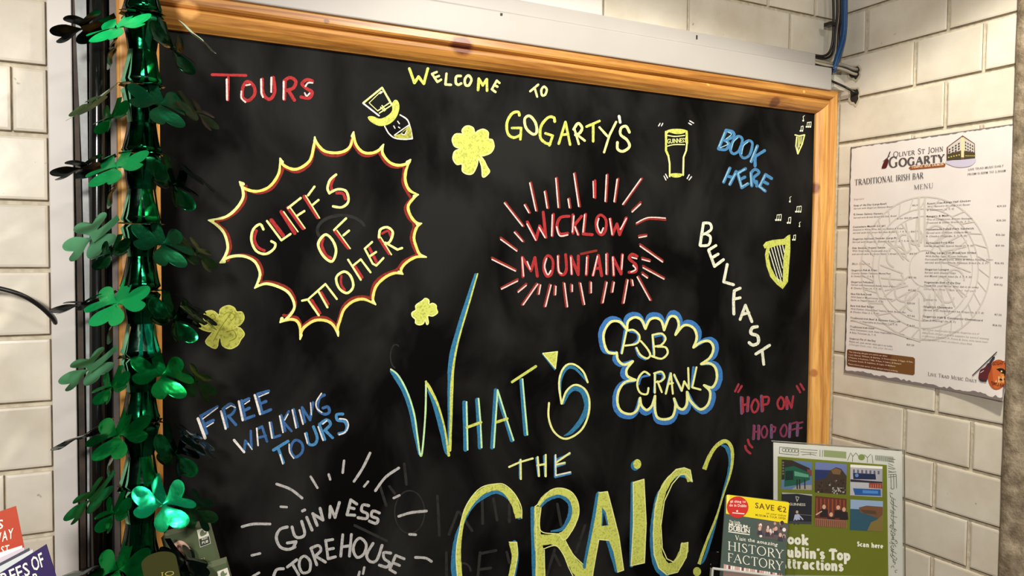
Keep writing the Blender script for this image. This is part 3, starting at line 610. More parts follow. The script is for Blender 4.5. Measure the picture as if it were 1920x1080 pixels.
L(a, W_, 18, [(395,740),(470,830)]); L(a, W_, 12, [(565,652),(575,780)], [(660,608),(680,725)], [(737,560),(762,682)], [(832,515),(860,648)], [(885,515),(912,620)]); L(a, W_, 8, [(500,765),(530,810)], [(800,545),(775,590)], [(968,460),(975,550)]); L(a, W_, 10, [(1050,390),(1012,452),(1015,500),(1052,532)], c=1)
L(a, B_, 22, [(690,815),(800,748)], [(725,800),(765,910)], [(1037,632),(1075,735)], [(1082,672),(1133,722)]); a.stroke(bd, 20, [(865,740),(905,770),(905,830),(855,868),(820,820),(832,762)], 1, True)
L(a, B_, 22, [(937,690),(955,768),(1000,770),(1018,720),(990,640)], [(1035,622),(1088,588),(1118,620),(1075,668)], [(1210,545),(1165,550),(1170,590),(1220,600),(1242,640),(1225,680),(1180,692)], c=1)
L(a, W_, 11, [(740,850),(760,918)], [(1025,640),(1062,742)]); L(a, W_, 10, [(808,770),(812,830),(842,876)], [(925,690),(945,765)], [(1185,580),(1235,588),(1252,632),(1228,680),(1182,700)], [(1060,620),(1090,595)], c=1)
a.build('chalk_lettering', board, 'blue chalk letters edged in white on the lower left')
# white lettering with rays
a = A().at((400, 810), .25)
L(a, G_, 20, [(215,710),(300,690),(425,690)], [(475,390),(580,430),(665,495)], [(1175,158),(1120,270),(1055,370)], [(1390,270),(1290,340),(1215,440)], [(1390,632),(1480,605),(1598,592)], [(1515,940),(1590,945),(1635,970)], c=1)
L(a, G_, 18, [(505,560),(550,563)], [(730,335),(780,418)], [(865,318),(876,355)], [(980,215),(970,305)], [(1160,372),(1130,408)], [(1352,495),(1395,475)], [(1470,767),(1518,770)], [(288,925),(350,910)], [(295,1082),(343,1055)], [(1132,1015),(1122,1062)], [(1096,1048),(1088,1078)])
a.build('chalk_drawing', board, 'pale grey chalk rays at the bottom left')
a = A().at((400, 810), .25)
L(a, G_, 22, [(555,712),(500,730),(472,790),(500,860),(560,880),(612,862)], [(590,712),(612,780),(655,790),(685,760),(662,670)], [(1165,552),(1122,547),(1112,590),(1153,612),(1148,648),(1085,642)], [(1245,607),(1197,592),(1187,630),(1233,652),(1220,685),(1170,668)], [(525,1025),(475,1032),(452,1078)], [(1330,908),(1278,905),(1282,950),(1320,980),(1300,1012),(1245,998)], [(1197,835),(1150,920),(1175,970),(1225,960),(1265,850)], c=1)
L(a, G_, 22, [(555,832),(620,822),(600,866)], [(700,640),(740,735)], [(668,592),(685,584)], [(745,612),(778,700)], [(745,612),(822,660),(800,572)], [(872,640),(877,558),(912,640),(945,528)], [(1030,508),(1002,620),(1060,624)], [(1030,508),(1075,540)], [(1018,566),(1055,574)])
L(a, G_, 21, [(555,1012),(625,957)], [(590,985),(640,1070)], [(732,872),(775,995)], [(765,930),(840,975)], [(842,812),(860,950),(915,935)], [(842,815),(895,805)], [(850,882),(900,872)], [(970,770),(955,930)], [(1035,768),(1020,930)], [(965,860),(1028,852)], [(1367,925),(1322,1030),(1365,1055)], [(1367,925),(1430,950)], [(1347,980),(1395,1000)])
L(a, G_, 21, [(730,872),(788,850),(805,888),(762,930)], c=1)
for q in ([(685,930),(725,970),(720,1040),(670,1055),(645,1010),(650,955)], [(1100,795),(1145,840),(1130,910),(1080,940),(1050,890),(1060,830)]): a.stroke(G_, 21, q, 1, True)
a.build('chalk_lettering', board, 'pale grey chalk lettering at the bottom left')
# WICKLOW MOUNTAINS
a = A().at((840, 310), .25)
for q in [(425,280,560,455),(500,500,560,570),(395,550,515,640),(330,700,505,790),(575,295,608,355),(615,130,660,340),(725,195,745,320),(810,95,828,315),(902,250,912,318),(945,60,982,308),(1097,115,1097,242),(1190,70,1180,270),(1270,102,1247,272),(1447,100,1312,292),(1443,285,1380,347),(1432,536,1487,528),(1440,600,1608,722),(1455,700,1512,718),(1462,762,1618,850),(1456,812,1494,842),(1420,835,1515,1010),(1378,858,1385,900),(1345,858,1315,1032),(1242,875,1230,950),(1188,875,1158,1030),(1070,875,1070,955),(990,882,1020,1042),(928,895,928,945),(870,882,892,1060),(805,905,802,970),(768,895,728,1058),(690,895,678,965),(668,888,560,1045),(585,895,525,948),(520,862,400,925)]:
    x0, y0, x1, y1 = q; low = y0 > 850
    vert = abs(x1-x0) < abs(y1-y0); ox, oy = ((-6, 0) if low else (5, 0)) if vert else (0, -6)
    a.stroke(rd if q[0] != 1097 else R_, 19, [(x0+ox, y0+oy), (x1+ox, y1+oy)])
    if q[0] != 1097: a.stroke(P_, 10, [(x0-ox*.5, y0-oy*.5+3), (x1-ox*.5, y1-oy*.5)])
    else: a.stroke(P_, 8, [(x0-10, y0+5), (x1-6, y1)])
L(a, rd, 18, [(1412,440),(1500,402),(1628,408)], c=1); L(a, P_, 9, [(1412,432),(1500,392),(1628,396)], c=1)
L(a, R_, 22, [(593,425),(658,558),(685,455),(732,540),(712,352)], [(788,368),(780,528)], [(935,372),(935,508)], [(1000,382),(945,450),(975,520)], [(1030,368),(1012,515),(1080,520)], [(1215,402),(1232,520),(1265,440),(1285,520),(1335,395)])
L(a, R_, 22, [(560,835),(555,690),(620,790),(650,692),(668,832)], [(925,815),(920,682),(975,820),(975,680)], [(1045,682),(1035,820)], [(1085,825),(1125,675),(1150,828)], [(1100,772),(1140,772)], [(1190,665),(1190,815)], [(1240,825),(1235,690),(1295,815),(1305,670)]); L(a, rd, 18, [(995,665),(1110,640)])
L(a, R_, 22, [(905,382),(842,392),(815,450),(835,513),(895,510)], [(825,680),(825,785),(855,822),(885,785),(880,670)], [(1415,682),(1377,667),(1357,700),(1405,745),(1405,795),(1355,802)], c=1)
for q in ([(1142,372),(1182,410),(1178,490),(1147,522),(1115,490),(1110,410)], [(750,677),(785,720),(775,810),(742,833),(717,790),(720,715)]): a.stroke(R_, 20, q, 1, True)
L(a, P_, 10, [(590,440),(655,560)], [(680,465),(725,542)], [(780,372),(775,528)], [(942,380),(930,500)], [(950,462),(972,520)], [(1022,370),(1010,500)], [(1210,402),(1228,518)], [(1335,400),(1290,480)], [(553,692),(565,830)], [(592,722),(615,780)], [(918,690),(925,815)], [(1038,690),(1033,815)], [(1118,682),(1085,825)], [(1182,668),(1184,815)], [(1233,690),(1240,822)], [(1308,672),(1300,780)])
L(a, P_, 11, [(812,462),(835,528),(895,522)], [(1128,400),(1118,450),(1142,508),(1162,470)], [(737,700),(722,760),(745,820),(768,790)], [(820,682),(828,790),(850,812)], [(1412,700),(1377,690)], [(1385,750),(1405,780),(1370,800)], c=1)
a.build('chalk_lettering', board, 'red and pink chalk letters ringed by short rays in the middle')
# WHAT'S
a = A().at((720, 640), 400/1920)
L(a, tl, 34, [(62,268,20),(110,330,38),(180,450,38),(240,620,38),(275,800,34),(318,1010,26)], [(672,-640,14),(600,-430,40),(665,-300,0)][:0] or [(396,440,14),(450,560,34),(520,800,44),(560,980,40),(575,1020,20)], c=1)
a.stroke(tl, 40, [(825,-600,26),(740,-330,40),(648,-20,48),(600,200,46),(590,450,38),(588,700,30),(582,960,24)], 1)
L(a, TE, 16, [(62,252),(130,310),(210,460),(270,650),(300,850),(325,1020),(345,980),(372,650),(378,360)], c=1)
L(a, Y_, 18, [(375,362,16),(410,420,30),(480,560,20),(540,760,18),(570,940,18),(582,1025,26)], [(842,-608,12),(765,-340,14),(672,-20,16),(625,220,20),(608,450,30),(602,700,24),(592,980,26)], c=1)
L(a, tl, 36, [(722,550),(732,975)], [(838,525),(862,955)], [(1005,440),(972,955)], [(1025,480),(1150,890)], [(1236,350),(1272,835)])
L(a, TE, 15, [(742,545),(752,975)], [(850,515),(868,730),(878,955)], [(1022,438),(1002,740),(988,955)], [(1024,445),(1100,690),(1165,890)], [(1246,340),(1268,600),(1290,840)])
L(a, Y_, 24, [(745,775),(872,728)], [(1010,728),(1108,695)], [(1152,365),(1365,225)])
a.stroke(tl, 30, [(1590,480,8),(1590,350,20),(1640,245,30),(1720,245,26),(1830,365,14)], 1); a.stroke(tl, 36, [(1612,560,20),(1660,460,36),(1720,425,40),(1790,460,46),(1825,580,50),(1780,700,44),(1690,810,36),(1620,850,8)], 1)
L(a, y_, 18, [(1832,368),(1790,270),(1710,208),(1640,215),(1590,290),(1575,400),(1596,560)], [(1600,560),(1640,450),(1715,392),(1800,425),(1845,520),(1838,660),(1780,790),(1680,865),(1600,870),(1520,800),(1480,680),(1484,555)], c=1)
a.fill(tl, [(1420,115),(1535,262),(1550,240),(1440,110)]); a.fill(Y_, [(1428,108),(1560,90),(1542,240)], 0); L(a, y_, 9, [(1428,108),(1560,92),(1542,245),(1428,108)])
a.build('chalk_lettering', board, 'large yellow and blue chalk word with a very tall first letter')
# THE
a = A().at((800, 810), .25)
L(a, B_, 16, [(698,215),(700,345)], [(822,195),(838,330)], [(880,180),(888,330)], [(962,180),(962,335)], [(970,208),(1072,165)], [(972,258),(1035,238)], [(965,338),(1078,310)])
L(a, y_, 15, [(618,262),(700,225),(795,198)], [(704,208),(706,352)], [(832,188),(842,330)], [(892,172),(892,332)], [(830,250),(890,240)], [(968,230),(1072,158)], [(970,245),(1035,230)]); L(a, gb, 12, [(966,172),(968,325),(1078,300)])
a.build('chalk_lettering', board, 'small three-letter chalk word in yellow edged with blue')
# CRAIC?
a = A().at((840, 860), 280/1375)
a.stroke(tl, 40, [(655,540,40),(610,430,36),(540,345,36),(440,305,36),(330,350,36),(230,430,30),(150,560,30),(90,700,46),(62,860,52),(52,1000,50),(62,1120,44)], 1)
a.stroke(tl, 30, [(612,770,40),(632,900,40),(600,1100,40)], 1)
L(a, tl, 40, [(778,460),(795,1120)]); a.stroke(tl, 34, [(855,440,20),(920,375,34),(1030,345,34),(1120,410,40),(1120,520,40),(1060,640,34),(950,668,14)], 1); L(a, tl, 30, [(1375,330),(1265,1000)])
a.stroke(Y_, 70, [(650,545,58),(615,410,72),(540,300,66),(440,262,58),(320,300,58),(220,395,50),(145,540,40),(115,680,34),(98,860,42),(100,1000,50),(112,1130,52)], 1, cap=False)
a.stroke(Y_, 55, [(592,768,62),(612,900,54),(590,1020,46),(572,1110,44)], 1, cap=False)
a.stroke(Y_, 60, [(820,440,50),(822,700,60),(845,900,80),(850,1130,95)], 1, cap=False); a.stroke(Y_, 60, [(830,430,28),(900,345,46),(1020,300,60),(1130,345,70),(1170,440,62),(1160,560,62),(1090,680,70),(1000,735,90),(830,750,100)], 1, cap=False)
a.stroke(Y_, 80, [(960,745,90),(1060,800,80),(1130,930,90),(1220,1050,120),(1290,1120,130)], 1, cap=False)
for q in ([(678,548),(672,440),(610,320),(520,240),(440,232),(320,258),(230,335),(150,470),(110,640),(80,800),(75,950),(90,1120)], [(632,770),(638,900),(600,1100)], [(562,768),(632,770)], [(855,450),(850,660),(1010,695),(1080,745),(1190,560),(1200,420),(1140,310),(1030,270),(930,300),(850,400),(800,440)], [(880,830),(990,800),(1060,880),(1110,1000),(1150,1080)], [(1080,755),(1150,880),(1250,980)], [(885,840),(890,1100)], [(800,440),(815,700),(815,1100)]): a.stroke(y_, 9, q, 1)
a.at((800, 810), .25)
L(a, tl, 30, [(1290,460),(1235,740),(1185,1010)], [(1320,560),(1345,700)][:0] or [(1360,815),(1425,1040)])
a.fill(Y_, [(1290,455),(1355,445),(1400,620),(1440,780),(1455,920),(1478,1035),(1430,1052),(1400,900),(1365,810),(1290,805),(1265,940),(1245,1100),(1180,1100),(1200,960),(1240,760),(1270,600)]); a.fill(tl, [(1316,565),(1342,600),(1362,700),(1310,705)]); a.fill(chalk((26,26,26)), [(1326,600),(1352,700),(1318,703)])
L(a, y_, 8, [(1290,455),(1355,447),(1400,620),(1440,780),(1476,1035),(1432,1050)], [(1365,812),(1290,805),(1262,960),(1240,1090)])
L(a, tl, 30, [(1545,385),(1535,1000)]); a.disc(tl, 1562, 252, 32, 38); a.disc(Y_, 1578, 240, 30, 37); a.fill(Y_, [(1548,378),(1630,352),(1640,500),(1645,680),(1632,980),(1530,1003),(1545,700)]); L(a, y_, 8, [(1548,378),(1628,354),(1645,680),(1632,980),(1532,1002),(1550,700),(1548,378)])
a.at((1100, 810), .25)
a.stroke(tl, 30, [(785,365,24),(730,325,34),(670,330,30),(610,380,26),(540,480,44),(510,620,46),(495,760,44),(500,900,44),(530,1020,44),(600,1090,40)], 1)
a.stroke(Y_, 50, [(772,372,36),(755,310,52),(715,292,46),(650,325,44),(590,400,50),(545,520,56),(528,650,58),(525,790,58),(540,930,64),(600,1020,80),(670,1000,76),(725,900,66),(735,830,52)], 1, cap=False)
a.stroke(y_, 8, [(790,372),(775,285),(730,268),(670,280),(600,350),(540,450),(510,600),(498,760),(505,920),(540,1020),(600,1070),(680,1050),(745,940),(758,828),(708,838),(700,920),(650,975),(600,950),(565,870),(555,700),(580,520),(640,390),(700,320),(745,315),(790,372)], 0)
a.stroke(tl, 26, [(1010,98,14),(1050,120,28),(1075,200,28),(1065,300,24),(1030,420,14),(985,600,14),(930,800,20),(880,950,20),(850,990,12)], 1)
a.stroke(Y_, 26, [(880,280,34),(915,190,30),(970,105,28),(1040,68,30),(1085,120,26),(1090,220,22),(1070,330,16),(1020,480,12),(970,640,16),(910,790,18),(870,900,22),(840,990,24)], 1, cap=False)
a.disc(Y_, 826, 1046, 30, 34)
a.build('chalk_lettering', board, 'huge filled yellow chalk word with blue shading and a question mark')
# PUB CRAWL cloud
a = A().at((1100, 560), .25)
CL = [[(298,230),(250,175),(180,175),(130,250),(130,330),(160,400),(220,410)],[(225,405),(235,460),(280,495),(345,470)],[(345,470),(300,530),(305,580),(365,610)],[(365,610),(290,625),(240,690),(230,780),(260,845),(330,865),(380,830),(400,745)],[(400,745),(410,800),(450,835),(490,800),(512,730)],[(512,730),(510,820),(530,890),(590,905),(645,880),(665,800),(655,750)],[(655,750),(680,810),(720,830),(750,790),(752,700)],[(752,700),(780,770),(850,830),(910,790),(925,700),(880,650)],[(880,650),(940,665),(975,600),(965,520),(920,485),(858,490)],[(858,490),(925,440),(950,370),(920,320),(860,325),(800,365)],[(800,365),(825,290),(800,220),(730,200),(665,270)],[(665,270),(690,200),(670,140),(620,140),(580,235)],[(580,235),(560,170),(520,145),(470,160),(440,225)],[(440,225),(410,160),(360,140),(310,170),(302,235)]]
ccx, ccy = 550, 500
for q in CL:
    o_ = []
    for i, (x, y) in enumerate(q):
        l = math.hypot(x-ccx, y-ccy); d = 8 if i in (0, len(q)-1) else 26; o_.append((x+(x-ccx)/l*d, y+(y-ccy)/l*d, 22 if d < 10 else 34))
    a.stroke(B_ if False else chalk((62, 118, 184)), 30, o_, 1)
for q in CL: a.stroke(y_, 19, q, 1)
bl = chalk((62, 118, 184))
L(a, bl, 18, [(285,240),(258,405)], [(495,275),(500,430)], [(515,565),(505,700)], [(625,560),(595,700)], [(655,575),(710,690)], [(800,515),(785,660)]); L(a, bl, 16, [(320,245),(375,260),(380,310),(340,345)], [(510,285),(570,275),(578,310)], [(368,370),(390,430),(440,455)], [(470,575),(410,590),(390,640)], [(525,560),(570,570),(560,620)], c=1)
L(a, y_, 15, [(298,240),(262,410)], [(510,570),(510,705)], [(530,620),(562,700)], [(630,560),(592,712)], [(630,560),(645,712)], [(612,640),(645,632)], [(655,570),(712,690),(730,620),(765,675),(760,520)], [(822,515),(790,665),(852,682)])
L(a, y_, 15, [(300,240),(350,235),(395,280),(375,335),(290,352)], [(372,368),(400,420),(450,448),(475,420),(450,370),(405,318)], [(492,272),(505,420),(485,430)], [(492,272),(560,262),(590,300),(560,345),(512,358)], [(530,360),(590,365),(605,410),(560,450),(490,432)], [(470,570),(430,548),(390,590),(378,650),(400,705),(450,715),(462,670)], [(505,560),(560,548),(582,590),(550,620),(515,625)], c=1)
a.build('chalk_drawing', board, 'yellow and blue chalk cloud with two words inside')
# BELFAST
a = A().at((1240, 340), 400/1920)
L(a, gb, 26, [(378,378),(348,575)], [(425,622),(478,765),(558,705)], [(425,618),(490,578)], [(452,690),(510,655)], [(592,748),(560,905),(648,930)], [(655,990),(648,1090)], [(655,985),(708,962)], [(660,1058),(708,1048)])
L(a, gb, 24, [(378,375),(435,380),(448,430),(395,470),(365,475)], [(395,470),(440,500),(425,570),(352,580)], c=1)
a.at((1100, 560), .25); L(a, gb, 22, [(1150,155),(1190,50),(1238,172)], [(1165,118),(1215,105)], [(1268,415),(1370,350)], [(1315,390),(1327,492)], [(1100,20),(1103,115)])
L(a, gb, 24, [(1278,210),(1240,220),(1232,260),(1280,280),(1285,330),(1245,348),(1218,330)], c=1)
a.build('chalk_lettering', board, 'white chalk letters stepping down the right side')
# BOOK HERE
a = A().at((1200, 180), 400/1920)
B2 = chalk((72, 126, 172))
L(a, B2, 28, [(775,308),(705,475)], [(1055,450),(1000,590)], [(1120,492),(1035,545),(1035,630)], [(808,650),(752,775)], [(865,680),(808,795)], [(785,720),(840,735)], [(948,655),(878,695),(915,825),(970,790)], [(905,750),(942,730)], [(998,690),(1005,808)], [(1048,770),(1050,810)], [(1128,708),(1075,815),(1125,855)], [(1128,708),(1182,742)], [(1105,768),(1148,790)])
L(a, B2, 26, [(780,308),(835,325),(840,365),(762,402)], [(770,402),(800,435),(770,482),(708,478)], [(998,690),(1035,660),(1070,690),(1020,740),(1050,800)], c=1)
for q in ([(885,362),(920,395),(890,490),(840,520),(812,480),(840,400)], [(975,402),(1010,430),(985,530),(930,558),(902,515),(925,440)]): a.stroke(B2, 24, q, 1, True)
L(a, lt, 10, [(760,330),(708,455)], [(1048,455),(992,590)], [(800,655),(748,772)], [(940,660),(880,698),(912,818),(965,785)], [(855,700),(802,795)], [(993,695),(1000,805)], [(1122,715),(1070,815),(1120,850)]); L(a, lt, 9, [(790,325),(822,345),(775,385)], [(775,412),(788,435),(722,465)], [(880,375),(840,415),(822,480)], [(970,415),(930,450),(915,520)], c=1)
a.build('chalk_lettering', board, 'light blue chalk words at the top right')
# pint glass
a = A().at((1240, 220), 130/1080)
L(a, Y_, 34, [(72,225),(72,520),(108,600)], [(392,220),(398,400)]); L(a, y_, 26, [(108,600),(128,720),(130,920)], [(398,400),(385,520),(345,620),(338,900)], [(90,240),(110,215)]); a.fill(Y_, [(80,212),(150,185),(250,180),(340,188),(400,212),(340,250),(250,262),(160,245)], 1); a.fill(Y_, [(135,890),(180,872),(270,872),(330,888),(300,925),(240,938),(170,930)], 1)
L(a, y_, 16, [(92,280),(210,298),(360,282)], [(95,448),(200,425),(360,425)], c=1); a.text(y_, 'GUINNESS', (90,408), (385,388), 70); L(a, W_, 17, [(20,95),(0,135)], [(440,55),(500,90)], [(425,90),(465,115)], [(65,885),(95,945)], [(40,915),(70,975)], [(432,895),(400,955)], [(468,925),(430,975)])
a.stroke(W_, 17, [(-22,95),(-45,135)]); a.build('chalk_drawing', board, 'yellow chalk pint glass at the top right')
# harps and notes
a = A().at((1240, 340), 400/1920)
a.fill(Y_, [(915,575),(940,545),(1000,528),(1100,518),(1140,485),(1160,480),(1160,620),(1148,780),(1138,905),(1092,970),(1040,930),(980,860),(945,760),(932,660),(945,600),(930,605)]); a.fill(chalk((28,28,27)), [(975,600),(1040,578),(1115,570),(1098,700),(1092,905),(1030,860),(985,770),(965,680)])
L(a, gb, 8, [(972,630),(1055,905)], [(990,600),(1080,905)], [(1015,590),(1085,860)], [(1040,582),(1090,780)], [(1065,578),(1095,700)], [(1090,575),(1105,640)])
def note(a, x, y, s, k):
    if k == 1: L(a, gb, 5, [(x+6*s,y-20*s),(x-4*s,y-14*s),(x,y+10*s)]); a.disc(gb, x-3*s, y+12*s, 6*s)
    else:
        for i in range(k): L(a, gb, 5, [(x+i*13*s,y-18*s),(x+i*13*s-2*s,y+10*s)]); a.disc(gb, x+i*13*s-6*s, y+12*s, 6*s)
        L(a, gb, 7, [(x,y-18*s),(x+(k-1)*13*s,y-21*s)])
for x, y, s, k in ((1160,165,1.4,1),(1220,255,1.5,3),(1040,330,1.5,3),(1145,355,1.5,2),(1245,390,1.2,1),(1190,510,1.3,2)): note(a, x, y, s, k)
a.build('chalk_drawing', board, 'larger yellow chalk harp with notes at the right')
a = A().at((1200, 180), 400/1920)
L(a, y_, 12, [(1395,350),(1430,360),(1480,350),(1460,430),(1420,520),(1402,450),(1410,370)]); L(a, y_, 7, [(1425,370),(1420,490)], [(1440,368),(1432,460)], [(1456,366),(1445,430)])
for x, y, s, k in ((1472,205,1.4,1),(1505,262,1.3,3),(1450,298,1.3,2)): note(a, x, y, s, k)
a.build('chalk_drawing', board, 'tiny chalk harp in the top right corner')
# HOP ON HOP OFF
a = A().at((1100, 560), .25); rp = chalk((160, 54, 66)); pp = chalk((112, 84, 120))
L(a, pp, 22, [(1158,742),(1162,860)], [(1212,742),(1205,842)], [(1310,730),(1315,842)], [(1500,740),(1502,825)], [(1255,955),(1250,1050)], [(1290,955),(1288,1050)], [(1385,950),(1385,1040)], [(1525,940),(1520,1035)], [(1582,935),(1578,1025)])
L(a, rp, 16, [(1168,742),(1172,850)], [(1208,738),(1204,838)], [(1168,800),(1208,790)], [(1318,735),(1322,838)], [(1495,742),(1498,822),(1510,760),(1535,818),(1548,732)], [(1112,695),(1138,642)], [(1135,700),(1162,655)], [(1575,655),(1600,702)], [(1602,640),(1628,682)])
L(a, rp, 17, [(1320,738),(1362,740),(1358,785),(1325,795)], c=1)
for q in ([(1262,755),(1288,790),(1275,840),(1248,850),(1235,805)], [(1455,738),(1478,770),(1470,820),(1442,822),(1430,780)]): a.stroke(rp, 17, q, 1, True)
rq = chalk((130, 56, 84))
for q in ([(1330,955),(1352,985),(1345,1030),(1322,1040),(1308,1000)], [(1480,945),(1500,975),(1490,1025),(1465,1030),(1452,990)]): a.stroke(rq, 15, q, 1, True)
L(a, rq, 14, [(1250,950),(1248,1048)], [(1285,950),(1284,1045)], [(1250,1002),(1285,995)], [(1530,940),(1575,925)], [(1528,985),(1565,975)], [(1585,935),(1618,925)], [(1585,975),(1612,968)], [(1385,955),(1415,965),(1410,995),(1388,1002)])
a.at((1100, 810), .25); L(a, rp, 18, [(1208,58),(1218,90),(1240,115)], [(1188,105),(1198,135),(1225,160)], c=1)
a.build('chalk_lettering', board, 'red and violet chalk words at the right above the photo poster')
# faint wiped writing and smudges
a = A(); a.off = .00005
for q in ([(858,960),(842,1002)], [(862,960),(885,995)], [(904,935),(905,982)], [(925,935),(932,975)], [(955,945),(955,978)], [(820,930),(824,1004)], [(837,1036),(837,1080)], [(900,1036),(896,1080)], [(900,1038),(930,1032)], [(898,1068),(920,1065)], [(950,1035),(955,1055)], [(1080,1035),(1097,985)], [(1040,1040),(1050,1060)], [(1045,945),(1052,985)], [(665,985),(725,1014)], [(758,870),(762,908)], [(712,910),(724,948)], [(730,912),(740,925)], [(1040,1030),(1025,1080)]): a.stroke(gh, 5, q)
a.ring(gh, 2.5, 768, 960, 28, 40); a.ring(gh, 2.5, 742, 668, 10, 22, 60, 260); a.ring(gh, 6, 640, 432, 45, 28, 20, 200); a.ring(gh, 4, 868, 1070, 14, 14, 0, 180)
a.build('chalk_smudge', board, 'faint wiped-off chalk writing')['kind'] = 'stuff'
# ================================================================== CABLES IN THE CORNER
def cable(name, pts, r, mat, label, seg=10, group=None):
    P_ = [tuple(atX(px, py, WX-d) if k == 'x' else atY(px, py, d)) for px, py, k, d in pts]
    m = MB(); m.smooth = True; m.tube(catmull(P_, n=8), r, seg); return tag(m.build(name, mat), label, 'cable', group)
BLK = plain((22, 20, 20), .35, name='black_rubber'); BLU = plain((16, 66, 118), .35, name='blue_rubber'); GRY = plain((150, 142, 128), .4, name='grey_rubber')
cable('black_cable', [(1561,-40,'y',.962),(1563,20,'y',.962),(1562,70,'y',.962),(1556,96,'y',.966),(1544,105,'y',.968),(1524,103,'y',.970)], .0022, BLK, 'black cable at left of the corner bundle turning into the trunking end')
cable('black_cable', [(1568,-40,'y',.964),(1570,20,'y',.964),(1566,60,'y',.964),(1562,96,'y',.966),(1550,109,'y',.968),(1526,108,'y',.971)], .0022, BLK, 'middle black cable of the corner bundle, between left black and blue ones')
cable('black_cable', [(1576,-40,'y',.966),(1577,20,'y',.966),(1573,60,'y',.966),(1570,100,'y',.968),(1560,128,'y',.970),(1558,140,'y',.974)], .0026, BLK, 'thick black cable directly behind the blue cables in the corner')
cable('blue_cable', [(1580,-40,'y',.955),(1581,20,'y',.955),(1578,70,'y',.955),(1566,112,'y',.955),(1563,136,'y',.957)], .0024, BLU, 'left one of the blue cables in the corner')
cable('blue_cable', [(1586,-40,'y',.953),(1587,20,'y',.953),(1584,70,'y',.953),(1572,112,'y',.953),(1565,134,'y',.956)], .0024, BLU, 'right one of the blue cables in the corner')
cable('blue_cable', [(1583,-40,'y',.950),(1584,20,'y',.950),(1581,68,'y',.950),(1569,110,'y',.949),(1563,130,'y',.951)], .0020, plain((26, 82, 134), .35), 'front one of the blue cables in the corner, lighter blue')
cable('grey_cable', [(1524,112,'y',.966),(1550,118,'y',.962),(1580,122,'y',.955),(1600,129,'x',.008),(1610,131,'x',-.004)], .0030, GRY, 'upper thick grey cable crossing from trunking end into the wall hole')
cable('grey_cable', [(1524,117,'y',.960),(1550,123,'y',.958),(1580,130,'y',.952),(1600,138,'x',.007),(1610,140,'x',-.004)], .0026, plain((176, 168, 150), .4), 'lower pale grey cable crossing into the wall hole')
cable('black_cable', [(1528,120,'y',.958),(1552,126,'y',.956),(1580,126,'y',.952),(1600,134,'x',.0085),(1611,137,'x',-.004)], .0013, BLK, 'thin black cable lying between the two grey cables')
cable('black_cable', [(1556,150,'y',.962),(1564,154,'y',.958),(1584,163,'x',.016),(1602,173,'x',.006),(1610,177,'x',-.004)], .0020, BLK, 'short black cable going down into the chipped lower wall hole')
cable('black_cable', [(-40,536,'y',.95),(0,541,'y',.95),(40,553,'y',.95),(72,572,'y',.955),(96,594,'y',.962),(108,612,'y',.974)], .0024, BLK, 'black cable curving down across the left bricks behind the white strip')
m = MB(); p = atY(1562, 45, .960); m.box((p.x-.009, p.y-.003, p.z-.003), (p.x+.004, p.y+.012, p.z+.003)); tag(m.build('cable_clip', BLK), 'small black clip holding the cables to the bricks', 'cable clip')
m = MB(); p = atY(1572, 150, .97)
m.box((atY(1561, 140, .97).x, .966, atY(1561, 168, .97).z), (atY(1599, 140, .97).x-.004, WY-.0006, atY(1561, 140, .97).z)); tag(m.build('filler_block', plain((225, 220, 205), .5, var=.1), None), 'small whitish filler block under the grey cables in the corner', 'block')
def hole(px, py, rx, ry, lab):
    a = Art(lambda x, y: atX(x, y, WX), (-1, 0, 0), .0012, org=(px, py), sc=1)
    rnd = random.Random(px)
    pts = [(rx*1.25*math.cos(i/14*6.283)*rnd.uniform(.8, 1.15)-1, ry*1.25*math.sin(i/14*6.283)*rnd.uniform(.8, 1.15)+2) for i in range(14)]
    a.fill(plain((205, 192, 165), .9, var=.2, bump=.5), pts, 1); pts = [(x*.72, y*.76) for x, y in pts]; a.fill(plain((52, 42, 34), .95, var=.4), pts, 1)
    a.build('wall_hole', wall_r)
hole(1604, 134, 11, 13, ''); hole(1604, 178, 9, 15, '')
# ================================================================== MENU SHEET ON THE RIGHT WALL
def S_menu(px, py):
    v = atX(px, py, WX-.0022); z = v.z-CAMZ; s = min(1.3, max(0, (.80-v.y)/.10))*min(1.2, max(0, (-.13-z)/.06)); v.x -= .0045*s*s; return v
NM = (-1, 0, 0)
menu = tag(empty('menu_poster', (WX-.002, .81, atX(1583, 720, WX).z)), 'large whitish bar menu sheet stuck on the right-hand brick wall', 'poster')
PAPER = plain((236, 229, 224), .45, var=.05, scale=16, name='menu_paper')
m = MB(); m.smooth = False
TLp, TRp, BLp, BRp = (1595.6, 276), (1909, 231), (1583, 698.5), (1888.5, 751)
nx_, nz_ = 48, 60
for j in range(nz_+1):
    for i in range(nx_+1):
        u, v_ = i/nx_, j/nz_
        pz = atX(*TLp, WX-.0022), atX(*TRp, WX-.0022), atX(*BLp, WX-.0022), atX(*BRp, WX-.0022)
        q = (pz[0]*(1-u)+pz[1]*u)*(1-v_)+(pz[2]*(1-u)+pz[3]*u)*v_; z = q.z-CAMZ
        s = min(1.3, max(0, (.80-q.y)/.10))*min(1.2, max(0, (-.13-z)/.06)); q.x -= .0045*s*s; m.v.append(tuple(q))
n0 = len(m.v); m.v += [(x+.0006, y, z) for x, y, z in m.v]
for j in range(nz_):
    for i in range(nx_):
        k = j*(nx_+1)+i; m.face([k, k+1, k+nx_+2, k+nx_+1]); m.face([n0+k+nx_+1, n0+k+nx_+2, n0+k+1, n0+k])
edge = [j for j in range(nx_+1)]+[j*(nx_+1)+nx_ for j in range(1, nz_+1)]+[nz_*(nx_+1)+j for j in range(nx_-1, -1, -1)]+[j*(nx_+1) for j in range(nz_-1, 0, -1)]
